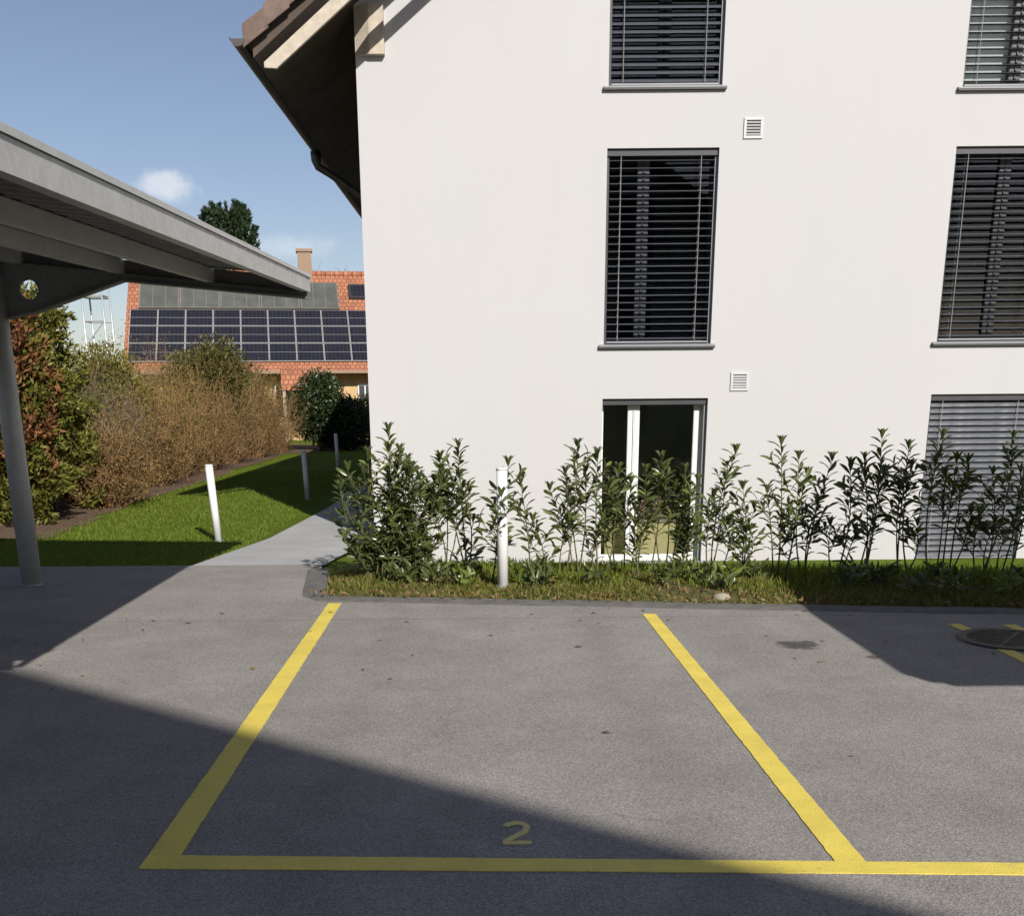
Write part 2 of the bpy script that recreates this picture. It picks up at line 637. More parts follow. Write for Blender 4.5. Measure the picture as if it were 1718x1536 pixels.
def terrain():
    xs = [-600, -300, -150, -80, -50, -35, -25, -20] + list(np.arange(-16, 12.01, .25)) + [14, 18, 25, 40, 80, 160, 300, 600]
    ys = [-400, -200, -100, -50, -25, -12, -4, 2, 6, 7.5] + list(np.arange(8, 24, .2)) + list(np.arange(24, 60, 1.)) + [70, 90, 140, 250, 500, 900]
    v = np.array([(x, y, height(x, y)) for y in ys for x in xs])
    nx, ny = len(xs), len(ys)
    f = np.array([(j * nx + i, j * nx + i + 1, (j + 1) * nx + i + 1, (j + 1) * nx + i) for j in range(ny - 1) for i in range(nx - 1)])
    o = link('ground', np_mesh('ground', v, f, 'lawn', True))
    tag(o, 'green lawn and ground around the houses', kind='structure')


terrain()


def sheet(name, a, b, nu, nv, mat, off, label, kind='structure', wob=0):
    """ground-hugging sheet between two polylines a(u) and b(u)"""
    def at(pl, u):
        k = u * (len(pl) - 1); i = min(int(k), len(pl) - 2); q = k - i
        return pl[i][0] * (1 - q) + pl[i + 1][0] * q, pl[i][1] * (1 - q) + pl[i + 1][1] * q
    v, f = [], []
    for i in range(nu + 1):
        pa, pb = at(a, i / nu), at(b, i / nu)
        for j in range(nv + 1):
            w = j / nv
            x, y = pa[0] * (1 - w) + pb[0] * w, pa[1] * (1 - w) + pb[1] * w
            if wob:
                x += random.uniform(-wob, wob) * (j in (0, nv)); y += random.uniform(-wob, wob) * (j in (0, nv))
            edge = .02 if wob and j in (0, nv) else 0
            v.append((x, y, height(x, y) + off - edge))
    for i in range(nu):
        for j in range(nv):
            k = i * (nv + 1) + j
            f.append((k, k + nv + 1, k + nv + 2, k + 1))
    o = link(name, np_mesh(name, np.array(v), np.array(f), mat, True))
    return tag(o, label, kind=kind)


# asphalt lot
lot_poly = [(-30, -60), (30, -60), (30, lot_edge(30)), (-1.45, lot_edge(-1.45)), (-1.72, 10.8), (-7.2, 10.85), (-12, 11.6), (-30, 12)]
lot = MB().slab(lot_poly, -.3, 0).build('asphalt_lot', 'asphalt')
tag(lot, 'grey asphalt of the parking lot', kind='structure')

# raised asphalt lip against the planted strip
lip = MB()
pl = [(-1.66, 10.5), (-1.6, 10.1), (-1.53, 9.5), (-1.47, 9.05), (-1.38, 8.93)] + [(x, lot_edge(x) - .01) for x in np.arange(-1.1, 12, .35)]
prof = [(-.17, -.004), (-.12, .006), (-.04, .014), (.04, .016), (.08, -.06)]
rows = []
for i, (x, y) in enumerate(pl):
    x0, y0 = pl[max(i - 1, 0)]; x1, y1 = pl[min(i + 1, len(pl) - 1)]
    d = Vector((x1 - x0, y1 - y0, 0)).normalized(); nrm = Vector((-d.y, d.x, 0))
    j = random.uniform(-.018, .018)
    rows.append([Vector((x, y, 0)) + nrm * (q + j) + Vector((0, 0, z + random.uniform(-.002, .002))) for q, z in prof])
for i in range(len(rows) - 1):
    for k in range(len(prof) - 1):
        lip.quad(rows[i][k], rows[i][k + 1], rows[i + 1][k + 1], rows[i + 1][k])
tag(lip.build('asphalt_kerb', 'asphalt_lip', None, True), 'dark raised asphalt lip along the planted strip', kind='structure')

# concrete path beside the house
sheet('path', [(-3.05, 10.81), (-2.95, 14), (-2.75, 18), (-2.7, 24), (-2.9, 34)], [(-1.69, 10.81), (-1.62, 14), (-1.6, 18), (-1.6, 24), (-1.7, 34)], 60, 3,
      'concrete', .035, 'pale concrete footpath running along the side of the white house')
# mulch bed under the shrubs
sheet('planting_bed', [(-6.0, 14.6), (-6.1, 16), (-6.3, 17.6), (-6.45, 23), (-6.6, 30), (-6.7, 36), (-5.0, 39), (-4, 42)], [(-16, 13), (-16, 16), (-16, 18), (-16, 24), (-16, 31), (-16, 37), (-16, 41), (-16, 45)], 60, 14,
      'mulch', .03, 'brown mulch bed under the shrubs', wob=.12)
# planted strip between the lot and the house
sheet('planting_strip', [(-1.4, lot_edge(-1.4) + .03), (12, lot_edge(12) + .03)], [(-1.5, 10.75), (12, 10.2)], 110, 10,
      'verge_soil', .012, 'planted strip of rough grass and soil in front of the house')


# painted lines, number: children of the lot
def line(poly, name='painted_line', mat='yellow_paint'):
    out = []
    for i, (x0, y0) in enumerate(poly):
        x1, y1 = poly[(i + 1) % len(poly)]
        d = Vector((x1 - x0, y1 - y0)); n_ = max(1, int(d.length / .045)); q = Vector((-d.y, d.x)).normalized()
        out.append((x0, y0))
        for k in range(1, n_):
            e = random.gauss(0, .0011)
            out.append((x0 + d.x * k / n_ + q.x * e, y0 + d.y * k / n_ + q.y * e))
    poly = out
    MB().slab(poly, .001, .004).build(name, mat, lot)


line([(-1.345, 8.68), (-1.24, 8.68), (-1.165, 3.672), (-1.285, 3.56)])
line([(-1.165, 3.672), (1.225, 3.57), (1.335, 3.565), (5.9, 3.37), (5.9, 3.27), (1.235, 3.47), (-1.285, 3.56)])
line([(1.145, 8.13), (1.245, 8.12), (1.335, 3.565), (1.225, 3.57)])
line([(3.30, 7.66), (3.385, 7.66), (3.40, 7.42), (3.31, 7.42)])
line([(3.29, 6.85), (3.385, 6.85), (3.42, 3.478), (3.32, 3.482)])
line([(3.68, 7.62), (3.77, 7.62), (3.80, 3.462), (3.70, 3.466)])
line([(5.95, 7.3), (6.05, 7.3), (6.1, 3.36), (6.0, 3.37)])
# the digit 2: ribbon along a stroke, lying on the asphalt and read from the lot
stroke = []
for k in range(13):
    a = math.radians(165 - k * 15.5)
    stroke.append((.082 + .042 * math.cos(a), 3.912 + .045 * math.sin(a)))
stroke += [(.112, 3.865), (.055, 3.795), (.038, 3.772)]
num = MB()
wd = .0125
for i in range(len(stroke) - 1):
    (x0, y0), (x1, y1) = stroke[i], stroke[i + 1]
    def nrm(k):
        p, q = stroke[max(k - 1, 0)], stroke[min(k + 1, len(stroke) - 1)]
        d = Vector((q[0] - p[0], q[1] - p[1])).normalized()
        return Vector((-d.y, d.x)) * wd
    a, b = nrm(i), nrm(i + 1)
    num.slab([(x0 - a.x, y0 - a.y * 1.4), (x1 - b.x, y1 - b.y * 1.4), (x1 + b.x, y1 + b.y * 1.4), (x0 + a.x, y0 + a.y * 1.4)], .001, .005)
num.slab([(.028, 3.748), (.138, 3.748), (.138, 3.776), (.03, 3.776)], .001, .0056)
num.build('painted_number', 'faded_paint', lot)

# drain grate
g = thing('drain_grate', 'round cast iron drain grate across the yellow line in the asphalt', 'grate', (3.5, 7.13, 0))
gx, gy, R_ = 3.5, 7.13, .33
ring = MB()
N = 40
for k in range(N):
    a0, a1 = 2 * math.pi * k / N, 2 * math.pi * (k + 1) / N
    p = lambda r, a, z: (gx + r * math.cos(a), gy + r * math.sin(a), z)
    ring.quad(p(R_, a0, .014), p(R_, a1, .014), p(.27, a1, .014), p(.27, a0, .014))
    ring.quad(p(R_ + .012, a0, .0), p(R_ + .012, a1, .0), p(R_, a1, .014), p(R_, a0, .014))
    ring.quad(p(.27, a0, .014), p(.27, a1, .014), p(.27, a1, .002), p(.27, a0, .002))
ring.build('frame', 'iron', g)
MB().add([(gx + .275 * math.cos(2 * math.pi * k / N), gy + .275 * math.sin(2 * math.pi * k / N), .003) for k in range(N)], [tuple(range(N))]).build('pit_shade', 'pit_shade', g)  # flat black disc painted as the shade below the bars, no hole
for i in range(-4, 5):
    q = i * .056
    L = math.sqrt(max(.272 ** 2 - q * q, 0))
    MB().bar((gx + q * .6 - L * .8, gy + q * .8 + L * .6, .009), (gx + q * .6 + L * .8, gy + q * .8 - L * .6, .009), .026, .008).build('bar', 'iron', g)
MB().bar((gx - .16, gy - .21, .0085), (gx + .16, gy + .21, .0085), .024, .0065).build('cross_bar', 'iron', g)

# ------------------------------------------------------------------ white house
WX0, WX1, WY, WYB = -1.53, 9.73, 14.0, 36.0
ZB = -1.1
SL = .78


def zroof(x):
    return 5.37 + SL * (min(x, 8.2 - x) + 2.57)


house = thing('apartment_house', 'white rendered three storey gabled house with dark slatted blinds', 'house', (WX0, WY, -.5))
colsx = [(WX0, 1.39, []), (1.39, 2.71, [(-.5, 1.56), (2.2, 4.39), (5.04, 7.24)]), (2.71, 4.1, []), (4.1, 5.5, []), (5.5, 6.82, [(-.5, 1.58), (2.2, 4.38), (5.0, 7.2)]), (6.82, WX1, [])]
wall = MB()
TH = .34
for x0, x1, holes in colsx:
    z = ZB
    for a, b in holes + [(None, None)]:
        if a is None:
            wall.quad((x0, WY, z), (x1, WY, z), (x1, WY, zroof(x1) - .2), (x0, WY, zroof(x0) - .2))
        else:
            wall.quad((x0, WY, z), (x1, WY, z), (x1, WY, a), (x0, WY, a))
            wall.quad((x0, WY, a), (x1, WY, a), (x1, WY + TH, a), (x0, WY + TH, a))
            wall.quad((x0, WY, b), (x0, WY + TH, b), (x1, WY + TH, b), (x1, WY, b))
            wall.quad((x0, WY, a), (x0, WY + TH, a), (x0, WY + TH, b), (x0, WY, b))
            wall.quad((x1, WY, a), (x1, WY, b), (x1, WY + TH, b), (x1, WY + TH, a))
            z = b
for x in (WX0, WX1):
    wall.quad((x, WY, ZB), (x, WYB, ZB), (x, WYB, zroof(x) - .2), (x, WY, zroof(x) - .2))
wall.quad((WX0, WYB, ZB), (WX1, WYB, ZB), (WX1, WYB, zroof(WX1) - .2), (4.1, WYB, zroof(4.1) - .2), (WX0, WYB, zroof(WX0) - .2))
me = bpy.data.meshes.new('wall'); me.from_pydata(wall.v, [], wall.f)
bm = bmesh.new(); bm.from_mesh(me); bmesh.ops.remove_doubles(bm, verts=bm.verts, dist=.0005); bmesh.ops.recalc_face_normals(bm, faces=bm.faces)
bm.to_mesh(me); bm.free(); me.materials.append(M['stucco'])
link('wall', me, house)

# roof: two slabs, soffit, gutter, verge tiles, barge boards
RY0, RY1 = 12.98, 36.6
xr = 4.1
roof = MB()
for sgn in (-1, 1):
    xe = -2.6 if sgn < 0 else 8.2 + 2.6
    ze, zr = zroof(-2.6), zroof(xr)
    roof.add([(xe, RY0, ze - .12), (xr, RY0, zr - .12), (xr, RY1, zr - .12), (xe, RY1, ze - .12), (xe, RY0, ze), (xr, RY0, zr), (xr, RY1, zr), (xe, RY1, ze)],
             [(0, 1, 2, 3), (4, 7, 6, 5), (0, 4, 5, 1), (2, 6, 7, 3), (0, 3, 7, 4)])
roof_o = roof.build('roof', 'tile_brown', house)
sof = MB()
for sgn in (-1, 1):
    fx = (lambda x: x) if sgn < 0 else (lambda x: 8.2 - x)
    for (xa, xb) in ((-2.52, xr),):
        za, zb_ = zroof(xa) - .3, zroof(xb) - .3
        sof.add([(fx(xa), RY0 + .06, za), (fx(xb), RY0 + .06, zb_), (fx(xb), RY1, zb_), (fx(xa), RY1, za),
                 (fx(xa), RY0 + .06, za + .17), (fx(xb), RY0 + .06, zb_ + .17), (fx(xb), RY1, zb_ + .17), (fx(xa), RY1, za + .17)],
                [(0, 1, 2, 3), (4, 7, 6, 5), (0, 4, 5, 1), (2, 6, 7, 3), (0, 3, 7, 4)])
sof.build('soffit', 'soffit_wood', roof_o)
for sgn in (-1, 1):
    fx = (lambda x: x) if sgn < 0 else (lambda x: 8.2 - x)
    b = MB()
    a = [(-2.40, zroof(-2.40) - .50), (-2.27, zroof(-2.27) - .61), (xr, zroof(xr) - .61), (xr, zroof(xr) - .45), (-2.40, zroof(-2.40) - .45)]
    b.prism([(fx(x), z) for x, z in a], RY0 + .01, RY0 + .055)
    b.build('barge_board', 'timber', roof_o)
    # verge tiles: side-hung caps, each stepping over the one below
    step = .30
    cs = 1 / math.sqrt(1 + SL * SL)
    xk = -2.6
    ti = 0
    while xk < xr - .05:
        xn = min(xk + (step + .05) * cs, xr)
        za, zb_ = zroof(xk), zroof(xn)
        c = MB()
        pts = [(xk, za - .17), (xn, zb_ - .20), (xn, zb_ + .012), (xk, za + .05)]
        c.prism([(fx(x), z) for x, z in pts], RY0 - .05 - .004 * (ti % 2), RY0 - .022 - .004 * (ti % 2))                                        # hanging side
        c.prism([(fx(x), z) for x, z in [(xk, za + .02), (xn, zb_ - .01), (xn, zb_ + .014), (xk, za + .052)]], RY0 - .0175 + .002 * (ti % 2), RY0 + .22)   # top flap
        c.build('verge_tile', 'tile_brown', roof_o)
        ti += 1
        xk += step * cs
    # half-round gutter
    gt = MB()
    cxg, czg = -2.655, zroof(-2.6) - .09
    arc = [math.pi + math.pi * k / 8 for k in range(9)]
    out = [(cxg + .075 * math.cos(a_), czg + .075 * math.sin(a_)) for a_ in arc]
    inn = [(cxg + .068 * math.cos(a_), czg + .068 * math.sin(a_)) for a_ in reversed(arc)]
    gt.prism([(fx(x), z) for x, z in out + inn], RY0 - .06, RY1)
    gt.tube([(fx(cxg - .078), RY0 - .06, czg + .004), (fx(cxg - .078), RY1, czg + .004)], .011, 8)
    gutter = gt.build('gutter', 'gutter_metal', house)
    endc = MB().prism([(fx(x), z) for x, z in out], RY0 - .064, RY0 - .06)
    endc.build('end_cap', 'gutter_metal', gutter)
    dp = MB().tube([(fx(cxg), 18.2, czg - .05), (fx(cxg), 18.2, czg - .17), (fx(cxg + .03), 18.2, czg - .26), (fx(cxg + .2), 18.2, czg - .36), (fx(WX0 - .1), 18.2, czg - .9), (fx(WX0 - .07), 18.2, czg - 1.1), (fx(WX0 - .07), 18.2, -.6)],
                   [.085, .075, .06, .055, .05, .05, .05], 12)
    dp.build('downpipe', 'gutter_metal', house, True)
    # purlin end standing proud of the wall under the overhang
    MB().slab([(fx(-1.19), WY - .001), (fx(-1.19), WY - .09), (fx(-1.36), WY - .09), (fx(-1.525), WY - .001)], 5.37, zroof(-1.53) - .31).build('purlin_end', 'timber', house)

# blinds, windows, vents
SLATP = []
for k in range(7):
    q = -1 + 2 * k / 6
    SLATP.append((q * .037, .007 * (1 - q * q)))
SLAT_ME = {}


def slat_mesh(w, tilt):
    key = (round(w, 3), tilt)
    if key in SLAT_ME:
        return SLAT_ME[key]
    t_ = math.radians(tilt)
    prof = [(y, z + .0009) for y, z in SLATP] + [(y, z - .0009) for y, z in reversed(SLATP)]
    prof = [(y * math.cos(t_) - z * math.sin(t_), y * math.sin(t_) + z * math.cos(t_)) for y, z in prof]
    n = len(prof)
    b = MB()
    b.add([(-w / 2, y, z) for y, z in prof] + [(w / 2, y, z) for y, z in prof],
          [tuple(range(n)), tuple(range(2 * n - 1, n - 1, -1))] + [(i, i + n, (i + 1) % n + n, (i + 1) % n) for i in range(n)])
    SLAT_ME[key] = b.mesh('slat', 'slat_paint')
    return SLAT_ME[key]


def box_part(name, mat, parent, *bx, bevel=0):
    return MB().box(*bx).build(name, mat, parent, bevel=bevel)


def blind(x0, x1, z0, z1, tilt, n, label):
    yb = WY + .085
    bl = MB()
    bl.box(x0 + .004, x1 - .004, yb - .05, yb + .05, z1 - .075, z1 - .002)                        # head box
    b = bl.build('blind', 'dark_metal', house)
    b['label'] = label
    for xa in (x0 + .003, x1 - .033):
        box_part('guide_rail', 'dark_metal' if xa < (x0 + x1) / 2 else 'frame_grey', b, xa, xa + .03, yb - .022, yb + .022, z0 + .006, z1 - .077)
    zt, zb_ = z1 - .12, z0 + .075
    me = slat_mesh(x1 - x0 - .075, tilt)
    for k in range(n):
        o = link('slat', me, b, ((x0 + x1) / 2, yb, zt + (zb_ - zt) * k / (n - 1)))
        o.matrix_parent_inverse = Matrix.Translation(-Vector((house.location)))
        o.matrix_parent_inverse = Matrix.Identity(4)
        o.rotation_euler[0] = math.radians(random.uniform(-1.6, 1.6))
    box_part('bottom_rail', 'frame_grey', b, x0 + .038, x1 - .038, yb - .035, yb + .035, z0 + .022, z0 + .04)
    for fr in (.13, .85):
        xx = x0 + fr * (x1 - x0)
        for dy in (-.042, .042):
            box_part('ladder_cord', 'cord', b, xx - .0035, xx + .0035, yb + dy - .0015, yb + dy + .0015, z0 + .04, z1 - .077)


def window(x0, x1, z0, z1, label, mull=None, frame='frame_white', yf=WY + .2, sill=True, room='interior_dark', jambs=(.05, .05)):
    fr = MB()
    jl, jr = jambs
    fr.box(x0 + .002, x1 - .002, yf, yf + .07, z1 - .07, z1 - .002)
    fr.box(x0 + .002, x1 - .002, yf, yf + .07, z0 + .002, z0 + .09)
    fr.box(x0 + .002, x0 + jl, yf, yf + .07, z0 + .09, z1 - .07)
    fr.box(x1 - jr, x1 - .002, yf, yf + .07, z0 + .09, z1 - .07)
    if mull:
        fr.box(mull[0], mull[1], yf - .012, yf + .07, z0 + .09, z1 - .07)
        fr.box((mull[0] + mull[1]) / 2 - .012, (mull[0] + mull[1]) / 2 + .012, yf - .024, yf - .0121, z0 + .09, z1 - .07)
    w = fr.build('window', frame, house, bevel=.006)
    w['label'] = label
    edges = [x0 + jl] + ([mull[0], mull[1]] if mull else []) + [x1 - jr]
    for a, b in zip(edges[::2], edges[1::2]):
        box_part('pane', 'window_glass', w, a + .001, b - .001, yf + .03, yf + .036, z0 + .091, z1 - .071)
    if sill:
        s_ = MB()
        s_.add([(x0 - .06, WY - .05, z0 - .026), (x1 + .05, WY - .05, z0 - .026), (x1 + .05, WY - .05, z0 - .012), (x0 - .06, WY - .05, z0 - .012),
                (x0 - .06, WY - .002, z0 - .026), (x1 + .05, WY - .002, z0 - .026), (x1 + .05, WY - .002, z0 + .002), (x0 - .06, WY - .002, z0 + .002)],
               [(0, 1, 2, 3), (4, 7, 6, 5), (0, 4, 5, 1), (3, 2, 6, 7), (0, 3, 7, 4), (1, 5, 6, 2)])
        s_.box(x0 + .003, x1 - .003, WY - .001, yf, z0 + .002, z0 + .005)
        s_.build('sill', 'frame_grey', w)
        box_part('sill_underside_shade', 'dark_metal', w, x0 - .058, x1 + .048, WY - .045, WY - .002, z0 - .045, z0 - .0265)  # dark strip painted as the shaded underside of the sill
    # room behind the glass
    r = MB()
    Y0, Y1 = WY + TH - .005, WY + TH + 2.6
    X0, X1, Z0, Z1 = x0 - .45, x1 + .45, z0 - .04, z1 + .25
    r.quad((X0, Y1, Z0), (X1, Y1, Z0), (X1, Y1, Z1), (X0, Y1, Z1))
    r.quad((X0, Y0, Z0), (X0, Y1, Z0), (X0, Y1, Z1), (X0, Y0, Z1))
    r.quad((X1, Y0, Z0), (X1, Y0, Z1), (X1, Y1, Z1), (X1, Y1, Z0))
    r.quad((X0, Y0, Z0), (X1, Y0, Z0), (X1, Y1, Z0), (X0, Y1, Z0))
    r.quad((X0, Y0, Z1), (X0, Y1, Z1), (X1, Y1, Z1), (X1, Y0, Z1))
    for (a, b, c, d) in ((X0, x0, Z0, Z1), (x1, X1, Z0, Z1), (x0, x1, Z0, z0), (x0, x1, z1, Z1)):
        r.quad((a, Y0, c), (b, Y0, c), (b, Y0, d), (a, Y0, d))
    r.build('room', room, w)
    return w


window(1.39, 2.71, 5.04, 7.24, 'second floor window behind a half open blind above the vent', (1.98, 2.12), 'frame_dark')
blind(1.39, 2.71, 5.04, 7.24, 38, 25, 'half open grey slatted blind of the second floor')
window(5.5, 6.82, 5.0, 7.2, 'second floor window with a white curtain behind a slatted blind', (6.1, 6.24), 'frame_dark')
box_part('backsheet', 'backsheet', house, 5.53, 6.79, WY + .30, WY + .31, 5.05, 7.16)  # white sheet added behind the glass to whiten the gaps between slats
blind(5.5, 6.82, 5.0, 7.2, 4, 25, 'slatted blind over the white curtain of the second floor')
window(1.39, 2.71, 2.2, 4.39, 'first floor window behind an open blind above the glass door', (1.78, 1.92), 'frame_dark')
blind(1.39, 2.71, 2.2, 4.39, 10, 25, 'open dark slatted blind of the first floor above the glass door')
window(5.5, 6.82, 2.2, 4.38, 'first floor window behind an open blind above the closed ground floor blind', (6.12, 6.26), 'frame_dark')
blind(5.5, 6.82, 2.2, 4.38, 10, 25, 'open dark slatted blind of the first floor')
window(5.5, 6.82, -.5, 1.58, 'ground floor glass door hidden by a closed blind', (6.1, 6.24), 'frame_dark', sill=False)
blind(5.5, 6.82, -.5, 1.58, 60, 26, 'closed blue grey slatted blind of the ground floor behind the laurels')
box_part('threshold', 'concrete', house, 5.42, 6.9, WY - .16, WY - .003, -.62, -.49)
dw = window(1.39, 2.71, -.5, 1.56, 'glass door with white mullion behind the laurels', (1.73, 1.88), 'frame_white', WY + .16, False, 'interior_wall', (.03, .14))
box_part('blind_box', 'dark_metal', dw, 1.394, 2.706, WY + .04, WY + .14, 1.485, 1.557)
box_part('threshold', 'concrete', house, 1.3, 2.8, WY - .16, WY - .003, -.62, -.475)
box_part('guide_rail', 'frame_grey', dw, 2.675, 2.706, WY + .06, WY + .11, -.49, 1.483)


def vent(x, z, lab):
    v = MB()
    s = .112
    v.box(x - s, x + s, WY - .018, WY - .002, z - s, z - s + .03)
    v.box(x - s, x + s, WY - .018, WY - .002, z + s - .03, z + s)
    v.box(x - s, x - s + .03, WY - .018, WY - .002, z - s + .03, z + s - .03)
    v.box(x + s - .03, x + s, WY - .018, WY - .002, z - s + .03, z + s - .03)
    o = v.build('vent_cover', 'vent_white', house, bevel=.003)
    o['label'] = lab
    box_part('backing', 'interior_dark', o, x - s + .03, x + s - .03, WY - .005, WY - .002, z - s + .03, z + s - .03)
    for k in range(5):
        zz = z - s + .05 + k * .031
        MB().add([(x - .081, WY - .02, zz - .012), (x + .081, WY - .02, zz - .012), (x + .081, WY - .006, zz + .009), (x - .081, WY - .006, zz + .009),
                  (x - .081, WY - .018, zz - .014), (x + .081, WY - .018, zz - .014), (x + .081, WY - .004, zz + .007), (x - .081, WY - .004, zz + .007)],
                 [(0, 1, 2, 3), (4, 7, 6, 5), (0, 4, 5, 1), (3, 2, 6, 7), (0, 3, 7, 4), (1, 5, 6, 2)]).build('slat', 'aluminium', o)


vent(3.095, 4.59, 'square white vent cover beside the first floor window')
vent(3.09, 1.755, 'square white vent cover beside the glass door')

# chest with flowers inside the glass door
ch = thing('storage_chest', 'pale yellow wooden chest just inside the glass door', 'chest', (2.0, 14.6, -.53))
box_part('body', 'cabinet_wood', ch, 1.5, 2.48, 14.46, 14.86, -.53, -.03, bevel=.01)
box_part('lid', 'timber', ch, 1.48, 2.5, 14.44, 14.88, -.028, .0, bevel=.006)
fl = thing('flower_pot', 'low bowl of pink flowers on the yellow chest inside the door', 'flowers', (2.15, 14.64, .0))
MB().tube([(2.15, 14.64, .002), (2.15, 14.64, .03), (2.15, 14.64, .07)], [.1, .16, .18], 16).build('bowl', 'stone', fl, True)
P = rng.normal(size=(420, 3)) * np.array([.17, .07, .05]) + np.array([2.15, 14.64, .13])
v, f = leaves(P, rng.normal(size=(420, 3)) + np.array([0, 0, .6]), .045, .04)
link('blossom', np_mesh('blossom', v, f, 'flower'), fl)


# ------------------------------------------------------------------ carports
def car_z(x, y, edge, sgn, z0=2.28, rise=.026, cross=.1):
    return z0 + rise * (y - 2.4) + cross * sgn * (x - edge)


